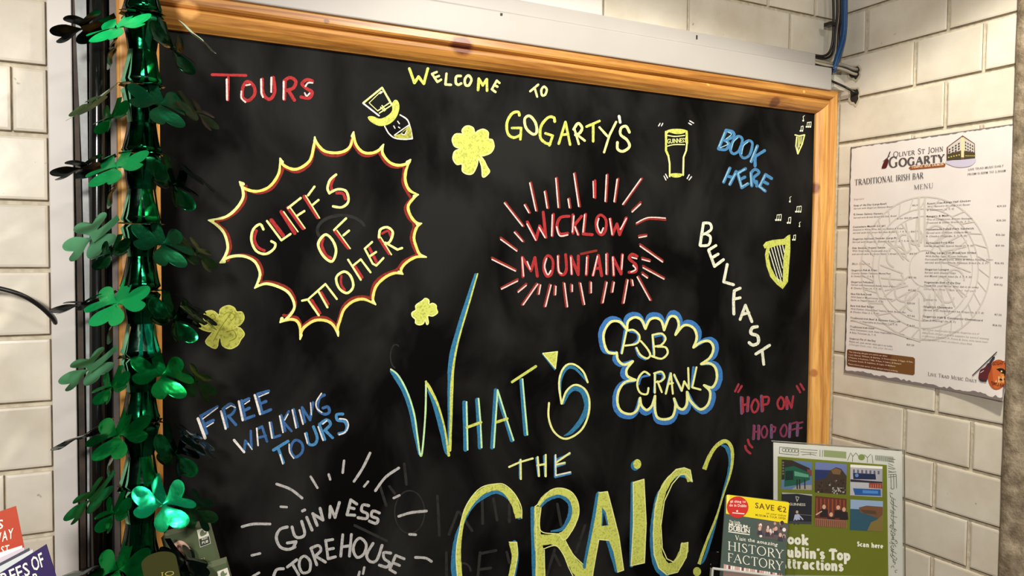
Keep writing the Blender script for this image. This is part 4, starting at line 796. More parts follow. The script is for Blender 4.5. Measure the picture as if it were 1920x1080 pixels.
for a_, b_ in zip(edge, edge[1:]+edge[:1]): m.face([a_, n0+a_, n0+b_, b_])
m.build('paper_sheet', PAPER, menu)
def AM(): return Art(S_menu, NM, .0005, .000003)
K1, K2, K3, K4 = plain((52, 46, 50), .6), plain((112, 104, 104), .6), plain((170, 162, 156), .6), plain((88, 80, 78), .6)
WM = plain((216, 209, 200), .5)
# celtic wheel watermark
a = AM(); a.at((0, 0), 1)
cx, cy = 1736, 503
for w_, rx, ry in ((3, 121, 134), (2.5, 99, 112), (2, 88, 98), (2, 30, 34)): a.ring(WM, w_, cx, cy, rx, ry)
for k in range(4):
    an = math.radians(45+90*k); 
    for o_ in (-14, 14):
        dx, dy = math.cos(an+math.pi/2)*o_, math.sin(an+math.pi/2)*o_
        a.stroke(WM, 2.5, [(cx+math.cos(an)*30+dx, cy+math.sin(an)*34+dy), (cx+math.cos(an)*86+dx*1.6, cy+math.sin(an)*96+dy*1.6)])
for k in range(4):
    an = math.radians(90*k+20)
    for q in (0, 26, 50): a.ring(WM, 3.5, cx+math.cos(an+q/57)*58, cy+math.sin(an+q/57)*64, 18-q*.1, 20-q*.1, q*3, q*3+250)
    for q in range(5): a.stroke(WM, 3, [(cx+math.cos(an+q*.26)*44, cy+math.sin(an+q*.26)*50), (cx+math.cos(an+q*.26+.25)*84, cy+math.sin(an+q*.26+.25)*94)])
for q in range(30): a.stroke(WM, 2.2, [(cx+math.cos(q*.2094)*99, cy+math.sin(q*.2094)*112), (cx+math.cos(q*.2094+.12)*120, cy+math.sin(q*.2094+.12)*133)])
a.stroke(WM, 4, [(1724,372),(1724,460)]); a.stroke(WM, 4, [(1735,374),(1735,460)]); a.stroke(WM, 3, [(1724,560),(1727,634)]); a.stroke(WM, 2.5, [(1600,600),(1726,640)])
a.build('watermark', menu)
# torn dark edges
a = AM(); EG = plain((128, 118, 116), .6); ED = plain((70, 64, 66), .6); rnd = random.Random(5)
def edge_line(p0, p1, n, wmin, wmax, side, mat):
    top = [(p0[0]+(p1[0]-p0[0])*i/n, p0[1]+(p1[1]-p0[1])*i/n) for i in range(n+1)]
    low = [(x+side[0]*rnd.uniform(wmin, wmax), y+side[1]*rnd.uniform(wmin, wmax)) for x, y in top]
    V = top+low; a._emit(V, [(i, i+1, n+2+i, n+1+i) for i in range(n)], mat)
edge_line(TLp, TRp, 70, .6, 3.2, (0, 1), EG); edge_line(TLp, BLp, 60, 1.0, 2.4, (1, 0), ED); edge_line(TRp, BRp, 50, 1.5, 5, (-1, 0), EG); edge_line(BLp, BRp, 60, 3.5, 9, (0, -1), EG)
a.build('torn_edge', menu, 'ragged grey printed border')
# heading and logo
a = AM().at((1560, 220), .1875)
a.glyphs(K2, SERIF, 'Oliver St John', (615, 398), (1115, 338), 52, .16, .08, h1=58)
a.glyphs(K4, SERIF, 'Gogarty', (570, 505), (1125, 440), 105, .20, .09, h1=88)
a.fill(plain((150, 84, 42), .5), [(785,490),(1120,455),(1140,470),(1130,495),(790,525),(770,508)]); a.glyphs(plain((250, 232, 200), .6), SERIF, 'Temple Bar Dublin', (795, 510), (1118, 478), 24, .2, .1)
a.fill(plain((92, 30, 36), .4), [(500,505),(520,450),(545,420),(570,425),(562,470),(545,505),(515,512)], 1); a.stroke(K1, 9, [(545,440),(585,345)]); a.stroke(K4, 5, [(515,440),(580,385)])
# building drawing
bw = plain((120, 84, 78), .6); bk = plain((74, 66, 44), .6); br = plain((214, 206, 196), .6)
a.fill(plain((205, 198, 218), .6), [(1150,440),(1430,410),(1400,480),(1280,500),(1190,480)], 1)
a.fill(bw, [(1150,300),(1310,180),(1432,262),(1436,410),(1300,425),(1150,432)])
a.fill(br, [(1165,300),(1295,205),(1295,330),(1165,365)]); a.fill(br, [(1325,205),(1425,268),(1425,350),(1325,330)]); a.fill(plain((232, 220, 170), .6), [(1295,200),(1325,200),(1330,400),(1295,400)])
for i in range(4):
    for j in range(3):
        a.fill(K1, [(1172+i*31, 318+j*26-i*19), (1188+i*31, 308+j*26-i*19), (1188+i*31, 326+j*26-i*19), (1172+i*31, 336+j*26-i*19)])
        a.fill(K1, [(1335+i*23, 240+j*30+i*12), (1347+i*23, 247+j*30+i*12), (1347+i*23, 265+j*30+i*12), (1335+i*23, 258+j*30+i*12)])
a.fill(bk, [(1150,372),(1295,340),(1295,425),(1150,432)]); a.fill(bk, [(1325,340),(1436,355),(1436,410),(1325,422)])
for i in range(5): a.disc(plain((214, 190, 90), .6), 1172+i*26, 400-i*6, 7); a.disc(plain((214, 190, 90), .6), 1345+i*20, 385, 6)
a.text(K2, 'LIVE TRAD MUSIC DAILY', (1368, 530), (1722, 490), 18); a.text(K2, 'FROM 12.30PM TO 2.30AM', (1362, 578), (1742, 540), 18)
a.glyphs(K1, SERIF, 'TRADITIONAL IRISH BAR', (232, 680), (918, 610), 58, .115, .05, h1=60); a.glyphs(K1, SERIF, 'MENU', (825, 722), (1018, 706), 44, .115, .05, h1=50)
a.build('logo_print', menu, 'menu heading with crest and building picture')
a = AM()
def ln(org, txt, x0, y0, x1, y1, h=17, mat=K1, sh=0): a.at((1560, org), .1875).text(mat, txt, (x0, y0+h/2), (x1, y1+h/2), h, shear=sh)
for q in [(220,'Starters',220,820,322,812,18,K3,.15),(220,'Soup of the Day (Large Bowl)',220,882,548,862),(220,'Served with Gogartys Guinness Bread',220,912,605,892,15,K2,.2),(220,'€6.95',806,880,872,876,15,K2),
 (220,'12 Sweet Galway Oysters',218,970,508,960),(220,'Served with Brown Bread and Soda Bread',218,1004,645,984,15,K2,.2),(220,'6 for €12.00 each',655,1012,862,1000,15,K2),
 (420,'Connemara Mussels (Large)',212,30,535,14),(420,'Steamed in White Wine, Saffron, Shallots & Cream',212,58,715,42,15,K2,.2),(420,'served with Gogartys Guinness Bread (2, 7, 9, 12)',210,88,760,74,15,K2,.2),(420,'€14.50',790,76,858,72,15,K2),
 (420,'Gogartys Seafood Chowder (Large Bowl)',208,150,690,136),(420,'Served with Gogartys Guinness Bread (2, 4, 7, 9, 14)',206,180,775,168,15,K2,.2),(420,'€13.50',782,172,858,168,15,K2),
 (420,'Oak Smoked Organic Salmon',204,240,535,234),(420,'With Crisp Salad, Horseradish Cream',204,268,585,268,15,K2,.2),(420,'and served with Gogartys Guinness Bread (4, 7, 10)',202,300,740,296,15,K2,.2),(420,'€15.50',778,298,850,294,15,K2),
 (420,'Main Courses',202,396,380,396,22,K3,.15),
 (420,'Gogartys Fish & Chips',196,462,452,460),(420,'Crunchy Golden Tempura, Minted Peas',195,492,588,494,15,K2,.2),(420,'& Chunky Chips (1, 4, 9)',194,520,420,524,15,K2,.2),(420,'€17.95',770,534,845,536,15,K2),
 (420,'Gogartys Fishcakes',194,578,415,582),(420,'Served with Homemade Relish, Salad of Baby Leaves',193,606,718,628,15,K2,.2),(420,'& Chunky Chips (4, 7, 9, 10)',192,638,495,650,15,K2,.2),(420,'€17.50',765,660,840,664,15,K2),
 (420,'10oz Rib Eye Steak',192,698,400,704),(420,'With Salad of Mixed Leaves, Chunky Chips,',190,728,610,752,15,K2,.2),(420,'Garlic or Pepper Sauce (7, 9, 10)',188,758,515,776,15,K2,.2),(420,'€29.00',752,790,832,794,15,K2),
 (420,'Best Irish Beef Burger',188,816,425,828),(420,'With Dubliner Cheese, Beef Tomato, Relish, Brioche Bun',188,846,738,884,15,K2,.2),(420,'& Chunky Chips (1, 3, 7, 10)',186,876,470,896,15,K2,.2),(420,'€17.00',756,914,830,922,15,K2),
 (420,'Traditional Irish Beef & Guinness Casserole',186,936,685,974),(420,'With Root Vegetables & Colcannon (1, 6, 7, 9)',184,966,655,1006,15,K2,.2),(420,'€18.50',752,1012,830,1018,15,K2),
 (600,'Traditional Irish Stew',182,64,425,84),(600,'With Connemara Lamb, Root Vegetables, Fresh Herbs',180,92,725,146,15,K2,.2),(600,'& Baby Potatoes (1a, 7, 9)',178,122,440,150,15,K2,.2),(600,'€18.50',750,184,828,190,15,K2),
 (600,'Gogartys Pie of the Day',176,182,440,208),(600,'Please ask your server what pie is on today',174,212,605,262,15,K2,.2),(600,'(Changes Daily only. Ask your Server)',174,240,610,292,15,K3,.2),(600,'€17.50',748,244,824,252,15,K2),
 (220,'Roast Free-Range Half Chicken',956,862,1388,832),(220,'With Savoury Stuffing, Irish Bacon',955,892,1380,870,15,K2,.2),(220,'& Colcannon (1a, 7, 9)',952,926,1222,914,15,K2,.2),(220,'€19.50',1652,888,1744,884,16,K2),
 (220,'Bangers & Mash',950,990,1168,980),(220,'Trio of Loughnanes Artisan Sausages,',948,1022,1408,1008,15,K2,.2),(220,'Creamed & Onion Gravy (1a, 7, 9)',946,1054,1385,1042,15,K2,.2),(220,'€18.50',1648,1030,1740,1028,16,K2),
 (420,'Homemade Pulled Pork Sandwich',944,54,1420,42),(420,'Served with Coleslaw, Chipotle Mayo',944,88,1392,80,15,K2,.2),(420,'& Chunky Chips (1a, 3, 7, 9, 10)',942,122,1352,116,15,K2,.2),(420,'€16.50',1640,106,1730,108,16,K2),
 (420,'Barbecued Pork Ribs',940,188,1222,184),(420,'With Gogartys Special Sauce (7, 9, 10)',938,220,1415,216,15,K2,.2),(420,'€17.95',1638,214,1726,216,16,K2),
 (420,'All Day Large Irish Breakfast Grilled',938,288,1442,286),(420,'With Bacon, Eggs, Artisan Sausages,',936,320,1360,322,15,K2,.2),(420,'Portobello Mushrooms, Black & White Pudding, Rosti',934,352,1610,356,15,K2,.2),(420,'served with Homemade Guinness Bread (1a, 3, 7)',932,384,1558,390,15,K2,.2),(420,'€16.95',1630,388,1722,392,16,K2),
 (420,'Gogartys Lasagne',932,452,1172,454),(420,'Served with Chunky Chips',930,484,1240,490,15,K2,.2),(420,'and Mixed Leaves Salad (1a, 3, 7, 9, 10)',928,518,1400,528,15,K2,.2),(420,'€17.50',1626,532,1710,536,16,K2),
 (420,'Vegetarian Dish of the Day',926,580,1288,590),(420,'Please ask your server what dish is on today',924,612,1468,632,15,K2,.2),(420,'(Changes daily - Ask your Server)',922,646,1440,668,15,K3,.2),(420,'€14.95',1624,602,1708,608,16,K2),
 (420,'Desserts',920,752,1050,756,22,K3,.15),(420,'Gogartys Cheesecake',918,824,1208,836),(420,'Served with Honey Bread Ice Cream (1a, 3, 7, 8)',916,858,1520,888,15,K2,.2),(420,'€7.50',1628,902,1698,908,16,K2),
 (420,'Gogartys Irish & Continental Cheeseboard',912,920,1510,962,18),(420,'(For 2 Sharing) (1a, 3, 7)',910,958,1240,978,15,K2,.2),(420,'€14.95',1608,1008,1698,1016,16,K2),
 (600,'All of our beef products used at Gogartys are of',910,92,1475,136,14,K3,.2),(600,'100% Irish Origin and are supplied by award winning',906,124,1572,186,14,K3,.2),(600,'traditional butchers D. Evans & Sons, who have been',904,156,1560,218,14,K3,.2),(600,'serving quality meat products since 1960',902,186,1400,240,14,K3,.2)]:
    ln(*q)
a.build('menu_print', menu, 'two columns of small dark menu text')
a = AM().at((1560, 600), .1875)
BRN = plain((122, 82, 42), .5)
a.fill(BRN, [(152,300),(165,292),(815,372),(832,388),(828,540),(812,552),(162,462),(148,445)])
a.fill(plain((104, 60, 38), .5), [(160,300),(600,352),(560,520),(156,455)])
cr = plain((232, 208, 184), .6)
for q in (('The following allergens are used in our dishes',172,318,555,362),('1 (a) Gluten Wheat, 1b Barley, 2 Crustaceans, 3 Eggs, 4 Fish,',170,346,812,422),('5 Peanuts, 6 Soybeans, 7 Milk, 8 Nuts, 9 Celery, 10 Mustard',168,374,692,440),('11 Sesame Seeds, 12 Sulphites, 13 Lupin, 14 Molluscs',166,402,636,464),('Please inform your server of any allergies before ordering',166,438,658,512)): a.text(cr, q[0], (q[1], q[2]+6), (q[3], q[4]+6), 14)
a.glyphs(K2, SERIF, 'Live Trad Music Daily', (962, 556), (1462, 624), 36, .15, .07)
# crest with fiddle
a.build('notice_print', menu, 'brown notice box with pale lines above the bottom edge')
a = AM().at((1560, 600), .1875); a.step = .00011
orr = plain((206, 106, 52), .5); a.disc(plain((190, 90, 40), .5), 1672, 545, 104, 150); a.disc(orr, 1672, 545, 92, 136); a.disc(plain((222, 140, 70), .5), 1675, 560, 62, 88)
a.fill(plain((40, 24, 18), .5), [(1608,548),(1640,500),(1690,480),(1740,500),(1768,560),(1735,600),(1690,600),(1650,585)], 1)
for x in (1655, 1685, 1728): a.stroke(plain((250, 210, 140), .6), 10, [(x,565),(x+6,620)])
a.disc(plain((250, 225, 170), .6), 1708, 512, 9)
a.text(plain((120, 36, 20), .5), 'GOGARTY', (1615, 450), (1760, 440), 34); a.text(plain((90, 28, 16), .5), 'TEMPLE BAR', (1612, 640), (1755, 668), 30)
vio = plain((96, 40, 48), .4); a.fill(vio, [(1480,560),(1495,500),(1540,470),(1570,430),(1605,440),(1600,490),(1580,540),(1570,600),(1530,615),(1492,600)], 1)
a.stroke(K1, 26, [(1580,450),(1625,375)]); a.stroke(K1, 10, [(1420,552),(1655,320)]); a.stroke(plain((225, 215, 210), .5), 6, [(1500,525),(1530,505)])
a.stroke(K1, 16, [(1640,352),(1560,600)][:0] or [(1500,590),(1560,608)])
a.build('crest_print', menu, 'dark red fiddle and orange round crest')
# ================================================================== PHOTO POSTER IN A CLEAR STAND
def planeS(p0, n): 
    def S(px, py): d = ray(px, py); o = Vector((0, 0, CAMZ)); return o+d*((p0-o).dot(n)/d.dot(n))
    return S
def level_edge(pl, pr, width):
    a, c = ray(*pl), ray(*pr); k = a.z/c.z; L_ = (a-c*k).length; s = width/L_; return O(a*s), O(c*k*s)
TL, TR = atD(1450, 829.5, 1.18), atD(1691.5, 846, 1.16)
ex = (TR-TL).normalized(); nz = Vector((ex.y, -ex.x, 0)); nz = nz if nz.y < 0 else -nz
dn = (atD(1693, 1080, 1.155)-TR).normalized(); nn = ex.cross(dn); nn = nn if nn.y < 0 else -nn
S_ac = planeS(TL, nn); Hh = (TL.z-.912)/abs(dn.z)
stand = tag(empty('display_stand', (TL+TR)/2+dn*Hh), 'clear acrylic stand holding the green photo poster at the right', 'display stand')
m = MB(); m.slab([TL-ex*.003-dn*.002, TR+ex*.003-dn*.002, TR+ex*.003+dn*Hh, TL-ex*.003+dn*Hh], nn, .0016); o = m.build('front_sheet', ACRYL, stand); o.location = nn*.0026
m = MB(); q = [TL-ex*.003-dn*.002-nn*.0012, TR+ex*.003-dn*.002-nn*.0012, TR+ex*.003+dn*Hh-nn*.0012, TL-ex*.003+dn*Hh-nn*.0012]; m.slab(q, nn, .0016); m.build('back_sheet', ACRYL, stand)
RIM = plain((128, 124, 116), .2)
m = MB(); m.tube([q[0]+nn*.0015, q[1]+nn*.0015], .0009, 6); m.tube([q[1]+nn*.0015, q[2]+nn*.0015], .0009, 6); m.build('sheet_rim', RIM, stand)
m = MB(); f0 = q[3]-Vector((0, 0, 0)); m.slab([q[3]+Vector((0, 0, .0005)), q[2]+Vector((0, 0, .0005)), q[2]+nz*.07+Vector((0, 0, .0005)), q[3]+nz*.07+Vector((0, 0, .0005))], Vector((0, 0, 1)), .003); m.build('stand_foot', ACRYL, stand)
PH = .27
pp_ = tag(empty('photo_poster', (TL+TR)/2+dn*.27), 'green poster with six small photographs inside the clear stand', 'poster')
m = MB(); m.slab([TL, TR, TR+dn*.27, TL+dn*.27], nn, .0008); m.build('paper_sheet', plain((246, 243, 234), .5, name='paper'), pp_)
a = Art(S_ac, nn, .0002, .000004).at((1340, 820), 380/1578)
GRN = plain((140, 148, 40), .5); a.fill(GRN, [(490,148),(1340,215),(1352,1085),(490,1075)])
a.fill(plain((200, 205, 175), .5), [(488,1070),(1352,1082),(1353,1120),(487,1120)])
ink = plain((112, 116, 92), .6); lg = plain((172, 182, 132), .6)
a.fill(lg, [(850,98),(1025,112),(1024,165),(850,150)]); a.disc(plain((150, 166, 90), .6), 1143, 155, 26, 24)
for q in ([(505,75),(655,88),(652,140),(503,125),(505,75)], [(665,92),(800,102)], [(668,112),(795,122)], [(680,135),(745,130),(790,140)], [(745,122),(745,140)], [(820,98),(820,148)], [(840,100),(838,150)], [(1035,178),(1058,120)], [(1062,125),(1075,150),(1098,122)], [(1075,150),(1072,188)], [(1165,135),(1190,158),(1215,130)], [(1190,158),(1188,195)], [(1225,140),(1232,200)], [(1100,122),(1118,145)]): L(a, ink, 4, q)
for i in range(5):
    a.ring(ink, 4, 540+i*24, 98+i*2, 14, 13)
for i in range(16): a.stroke(ink, 4, [(1252+i*9, 140+i*.8), (1254+i*9, 178+i)])
for i in range(9): L(a, ink, 4, [(1352, 165+i*19), (1405-i % 3*8, 172+i*19+(i % 4)*5)] if i < 6 else [(1352,165+i*18),(1412,160+i*18)])
for x in (1370, 1392, 1412): L(a, ink, 4, [(x,290),(x+4,395)])
L(a, ink, 4, [(1370,395),(1385,405),(1396,395)])
for i in range(18): L(a, ink, 4, [(1360+(i*37) % 30, 430+i*30), (1385+(i*23) % 35, 440+i*30+(i*17) % 20)], [(1365+(i*13) % 25, 445+i*30), (1368+(i*7) % 30, 465+i*30)])
for i in range(12): a.ring(ink, 4, 1375+(i*29) % 40, 690+i*32, 10, 10, (i*70) % 360, (i*70) % 360+220)
a.stroke(ink, 4, [(1390,480),(1390,680)])
def photo(pts, base): a.fill(plain(base, .5), pts)
# bus street
photo([(522,172),(757,192),(755,410),(518,402)], (118, 148, 196)); a.fill(plain((58, 50, 46), .5), [(522,172),(600,178),(740,240),(745,300),(520,330)]); a.fill(plain((198, 188, 176), .5), [(600,405),(640,375),(755,370),(755,410)]); a.fill(plain((150, 78, 70), .5), [(718,245),(755,255),(755,300),(722,296)])
a.fill(plain((34, 112, 84), .5), [(545,235),(615,222),(735,275),(740,330),(640,370),(540,385)]); a.fill(plain((20, 56, 50), .5), [(550,262),(610,258),(612,330),(548,335)]); a.fill(plain((120, 190, 160), .5), [(620,262),(730,290),(732,312),(620,300)])
for x in (640, 660, 700): a.stroke(K1, 10, [(x,330),(x+2,398)])
for i in range(5): a.disc(plain((150, 140, 120), .5), 532, 195+i*22, 7)
# headland
photo([(782,192),(1028,208),(1022,445),(778,428)], (136, 150, 206)); a.fill(plain((52, 66, 122), .5), [(780,250),(900,255),(960,290),(900,350),(779,345)]); a.fill(plain((86, 66, 52), .5), [(778,335),(860,320),(900,255),(945,232),(985,245),(1026,300),(1022,445),(778,428)]); a.fill(plain((152, 112, 74), .5), [(905,255),(945,238),(985,255),(975,290),(920,285)])
rnd = random.Random(9)
for i in range(46): a.disc(plain(rnd.choice([(60, 50, 44), (112, 92, 70), (196, 188, 180), (52, 40, 44)]), .5), rnd.uniform(800, 1010), rnd.uniform(330, 430), rnd.uniform(3, 8), n=6)
for i in range(26): a.disc(plain((212, 206, 198), .5), rnd.uniform(915, 1015), rnd.uniform(390, 438), rnd.uniform(3, 8), n=6)
# coach
photo([(1055,210),(1305,225),(1303,465),(1052,450)], (176, 172, 180)); a.fill(plain((236, 232, 222), .5), [(1055,210),(1305,225),(1305,245),(1055,232)])
for i in range(7): a.fill(plain((88, 92, 118), .5), [(1075+i*32,248+i*2),(1090+i*32,249+i*2),(1090+i*32,275+i*2),(1075+i*32,274+i*2)])
a.fill(plain((26, 36, 72), .5), [(1075,275),(1250,285),(1255,328),(1078,325)], 0); a.disc(plain((90, 130, 190), .5), 1105, 295, 14); a.fill(plain((40, 36, 44), .5), [(1055,325),(1303,345),(1303,358),(1055,345)])
a.fill(plain((176, 178, 184), .5), [(1055,350),(1195,355),(1195,390),(1055,385)]); a.fill(plain((140, 62, 48), .5), [(1200,352),(1303,360),(1303,398),(1200,392)]); a.fill(plain((32, 82, 148), .5), [(1075,395),(1290,405),(1292,455),(1090,448)]); a.fill(plain((70, 130, 196), .5), [(1150,410),(1270,416),(1270,438),(1150,434)])
for i in range(5): a.stroke(plain((196, 120, 96), .5), 5, [(1215+i*18,368),(1215+i*18,390)])
# dark frontage
photo([(520,430),(755,440),(752,675),(515,668)], (26, 28, 38)); a.fill(plain((168, 170, 160), .5), [(522,428),(757,442),(757,455),(640,438),(524,440)]); a.text(plain((206, 202, 190), .5), 'GUINNESS', (580, 528), (705, 533), 20); a.stroke(plain((200, 196, 180), .5), 4, [(630,460),(640,498),(655,465),(630,460)], 0); a.fill(plain((170, 176, 206), .5), [(622,600),(655,595),(665,640),(612,648)]); a.disc(plain((196, 160, 140), .5), 640, 580, 10, 12); a.stroke(plain((170, 176, 206), .5), 9, [(655,605),(685,638)]); a.stroke(K1, 14, [(625,645),(620,672)]); a.stroke(K1, 14, [(648,645),(650,672)]); a.stroke(K2, 4, [(660,600),(752,606)]); a.fill(plain((60, 62, 70), .5), [(516,650),(752,655),(752,675),(515,668)])
# singers
photo([(782,455),(1026,478),(1022,705),(778,690)], (96, 44, 30))
for i in range(8): a.stroke(plain((150, 72, 46), .5), 8, [(795+i*30,475+i*2),(795+i*30,600+i*2)])
for x, y in ((850,540), (960,545), (1005,560), (905,600)):
    a.disc(plain((206, 164, 136), .5), x, y, 14, 17); a.fill(plain((34, 24, 26), .5), [(x-28,y+20),(x+28,y+20),(x+34,y+80),(x-34,y+80)])
a.stroke(plain((206, 164, 136), .5), 9, [(830,575),(790,600)]); a.fill(plain((146, 96, 72), .5), [(780,628),(1024,645),(1022,705),(778,690)])
for i in range(15): a.stroke(plain((84, 48, 34), .5), 4, [(790+i*16,640+i),(788+i*16,690+i)])
# cliffs
photo([(1055,482),(1308,495),(1307,732),(1052,720)], (140, 164, 196)); a.fill(plain((40, 80, 100), .5), [(1054,555),(1307,565),(1307,732),(1052,720)]); a.fill(plain((112, 72, 48), .5), [(1120,545),(1180,530),(1307,540),(1307,640),(1250,620),(1190,600),(1130,580)]); a.fill(plain((122, 104, 52), .5), [(1307,600),(1260,640),(1215,660),(1185,725),(1307,732)]); a.fill(plain((80, 60, 40), .5), [(1130,560),(1250,570),(1260,600),(1160,590)])
WHT = plain((240, 238, 222), .5)
a.glyphs(WHT, SLAB, 'Book', (505, 822), (728, 836), 76, .27, .2); a.glyphs(WHT, SLAB, "Dublin's Top", (500, 925), (1052, 956), 80, .27, .2); a.glyphs(WHT, SLAB, 'Attractions', (498, 1010), (998, 1038), 78, .27, .2); a.glyphs(WHT, SLAB, 'Scan here', (1106, 845), (1308, 862), 36, .26, .2)
a.build('poster_print', pp_, 'six photographs, drawings and white slab lettering on green')
# ================================================================== LEAFLET WITH YELLOW BAND
TL2, TR2 = atD(1361, 927.5, 1.09), atD(1480.5, 941.5, 1.085)
ex2 = (TR2-TL2).normalized(); nz2 = Vector((ex2.y, -ex2.x, 0)); nz2 = nz2 if nz2.y < 0 else -nz2
dn2 = (atD(1471.5, 1080, 1.078)-TR2).normalized(); n2 = ex2.cross(dn2); n2 = n2 if n2.y < 0 else -n2
S2 = planeS(TL2, n2)
base2 = (TL2+TR2)/2+dn2*.206
lab2 = 'dark green history leaflet with yellow discount band, foremost in its pocket'
lf = tag(empty('leaflet', base2), lab2, 'leaflet', 'history leaflets in the clear pocket')
def leaf_slab(parent, off):
    r = .004; pts = [TL2+dn2*r, TL2+ex2*r*.3+dn2*r*.3, TL2+ex2*r, TR2-ex2*r, TR2-ex2*r*.3+dn2*r*.3, TR2+dn2*r, TR2+dn2*.206, TL2+dn2*.206]
    m = MB(); k = len(pts); m.v = [tuple(p-n2*off) for p in pts]+[tuple(p-n2*(off+.0006)) for p in pts]; m.face(list(range(k))); m.face(list(range(2*k-1, k-1, -1)))
    for i in range(k): m.face([i, k+i, k+(i+1) % k, (i+1) % k])
    return m
leaf_slab(lf, 0).build('paper_sheet', plain((76, 92, 84), .4, name='leaflet_paper'), lf)
for i in range(3):
    e_ = leaf_slab(None, .0010+.0011*i).build('leaflet', plain((84, 98, 90), .45), None); tag(e_, 'further copy of the dark green leaflet stacked behind the front one', 'leaflet', 'spare history leaflets in the clear pocket')
a = Art(S2, n2, .0002, .000004).at((1340, 920), 160/1080)
a.fill(plain((238, 216, 22), .45), [(150,58),(162,50),(930,146),(944,160),(920,412),(143,292)]); a.fill(plain((255, 240, 120), .5), [(160,62),(190,66),(150,290),(145,280)])
a.disc(plain((206, 44, 38), .45), 290, 208, 138, 136); a.text(WHT, '#1 thing to', (196, 152), (392, 152), 32); a.text(WHT, 'do in Dublin', (186, 198), (402, 208), 34); a.disc(WHT, 284, 258, 12); a.stroke(WHT, 12, [(228,280),(372,292)])
bn = plain((110, 74, 24), .5); a.at((1340, 920), 160/1080).text(bn, 'SAVE €2', (512, 218), (905, 276), 70); a.text(bn, 'SAVE €2', (515, 219), (907, 277), 70); a.text(bn, 'on your ticket', (650, 296), (900, 330), 26, shear=.25); a.text(bn, 'MUSEUM & TOUR OFFER', (516, 318), (900, 368), 26)
a.text(WHT, 'The Little', (184, 404), (322, 420), 34); 
for d in (0, 3): a.text(WHT, 'MUSEUM', (180+d, 448+d), (412+d, 478+d), 42); a.text(WHT, 'DUBLIN', (176+d, 500+d), (440+d, 536+d), 52)
a.text(WHT, 'of', (420, 476), (450, 480), 20); a.stroke(WHT, 12, [(176,518),(440,556)])
# crowd picture
photo_c = [(560,390),(905,430),(908,560),(880,640),(760,620),(600,600),(535,560),(530,470)]
a.fill(plain((92, 84, 80), .5), photo_c, 1)
rnd = random.Random(12)
for i in range(22):
    x, y = rnd.uniform(555, 880), rnd.uniform(405, 590); a.disc(plain(rnd.choice([(205, 170, 150), (225, 215, 210), (60, 44, 44), (196, 150, 130), (80, 62, 90), (236, 232, 228)]), .5), x, y, rnd.uniform(12, 26), rnd.uniform(14, 30), n=10)
for x, y in ((570, 480), (670, 500), (775, 480), (830, 560)): a.disc(plain((214, 170, 150), .5), x, y, 20, 26); a.fill(plain((60, 56, 70), .5), [(x-26,y+26),(x+26,y+28),(x+34,y+80),(x-34,y+76)])
a.glyphs(WHT, SERIF, 'V', (262, 622), (305, 626), 58, .14, .07); a.text(WHT, 'isit the', (315, 630), (508, 652), 44); a.text(WHT, 'amazing', (532, 660), (792, 702), 42, shear=.25)
a.glyphs(WHT, SERIF, 'HISTORY', (165, 748), (868, 862), 108, .12, .05, h1=112); a.glyphs(WHT, SERIF, 'FACTORY', (162, 892), (862, 1010), 108, .12, .05, h1=112)
a.fill(plain((176, 146, 138), .5), [(112,925),(360,975),(850,1050),(846,1120),(105,1120)])
for i in range(26): x = 120+i*28; y = 935+i*4.4; a.fill(plain(rnd.choice([(235, 228, 220), (110, 60, 60), (214, 170, 160), (240, 236, 230)]), .5), [(x,y),(x+20,y+3),(x+18,y+60),(x-2,y+56)])
a.build('leaflet_print', lf, 'yellow band, red seal and white serif title')
pk = tag(empty('leaflet_pocket', base2), 'clear acrylic leaflet pocket in front of the photo poster', 'leaflet pocket')
S2p = planeS(TL2+n2*.004, n2); c0, c1 = S2p(1345, 1067), S2p(1470, 1082)
gd = (c0-TL2).dot(dn2)
lip = TL2+dn2*((c0-TL2).dot(dn2)); hgt = (lip.z-.912)/abs(dn2.z)
q = [lip-ex2*.012+n2*.004, lip+ex2*.104+n2*.004]; 
m = MB(); m.slab([q[0], q[1], q[1]+dn2*hgt, q[0]+dn2*hgt], n2, .002); m.build('front_wall', ACRYL, pk)
m = MB(); m.tube([q[0], q[1]], .0018, 8); m.tube([q[0], q[0]+dn2*hgt], .0018, 8); m.build('rim', plain((188, 190, 184), .25), pk)
m = MB(); k0 = q[0]-n2*.012; m.slab([k0-dn2*.02, k0-dn2*.02+ex2*.116, k0+ex2*.116+dn2*hgt, k0+dn2*hgt], n2, .002); m.build('back_wall', ACRYL, pk)
# ================================================================== LEAFLETS AT THE LOWER LEFT
def free_leaf(name, tl, tr, br, D0, D1, length, th, mat, label, art=None, group=None, Dd=0.0):
    """tl,tr: top corners in the picture; br: a point lower on the right edge; length in metres."""
    A0, A1 = atD(*tl, D0), atD(*tr, D1); B1 = atD(*br, D1+Dd); e = (A1-A0).normalized(); d = (B1-A1).normalized(); nn_ = e.cross(d); nn_ = nn_ if nn_.dot(A0-Vector((0, 0, CAMZ))) < 0 else -nn_
    # make corner square in space
    o = tag(empty(name, (A0+A1)/2+d*length), label, 'leaflet', group)
    m = MB(); m.slab([A0, A1, A1+d*length, A0+d*length], nn_.normalized(), th); m.build('paper_sheet', mat, o)
    return o, planeS(A0, nn_.normalized()), nn_.normalized()
o1, S3, n3 = free_leaf('leaflet', (-50, 976), (30, 948.7), (45, 1024), .640, .655, .20, .0012, plain((176, 62, 34), .4, name='orange_paper'), 'orange leaflet with white capitals at the left edge')
a = Art(S3, n3, .0003, .000005).at((0, 900), 1/6); a.text(WHT, 'S', (-26, 555), (36, 540), 100); a.text(WHT, 'WAY', (-78, 728), (150, 650), 112); a.text(WHT, 'COAST', (-190, 880), (105, 805), 80); a.build('leaflet_print', o1)
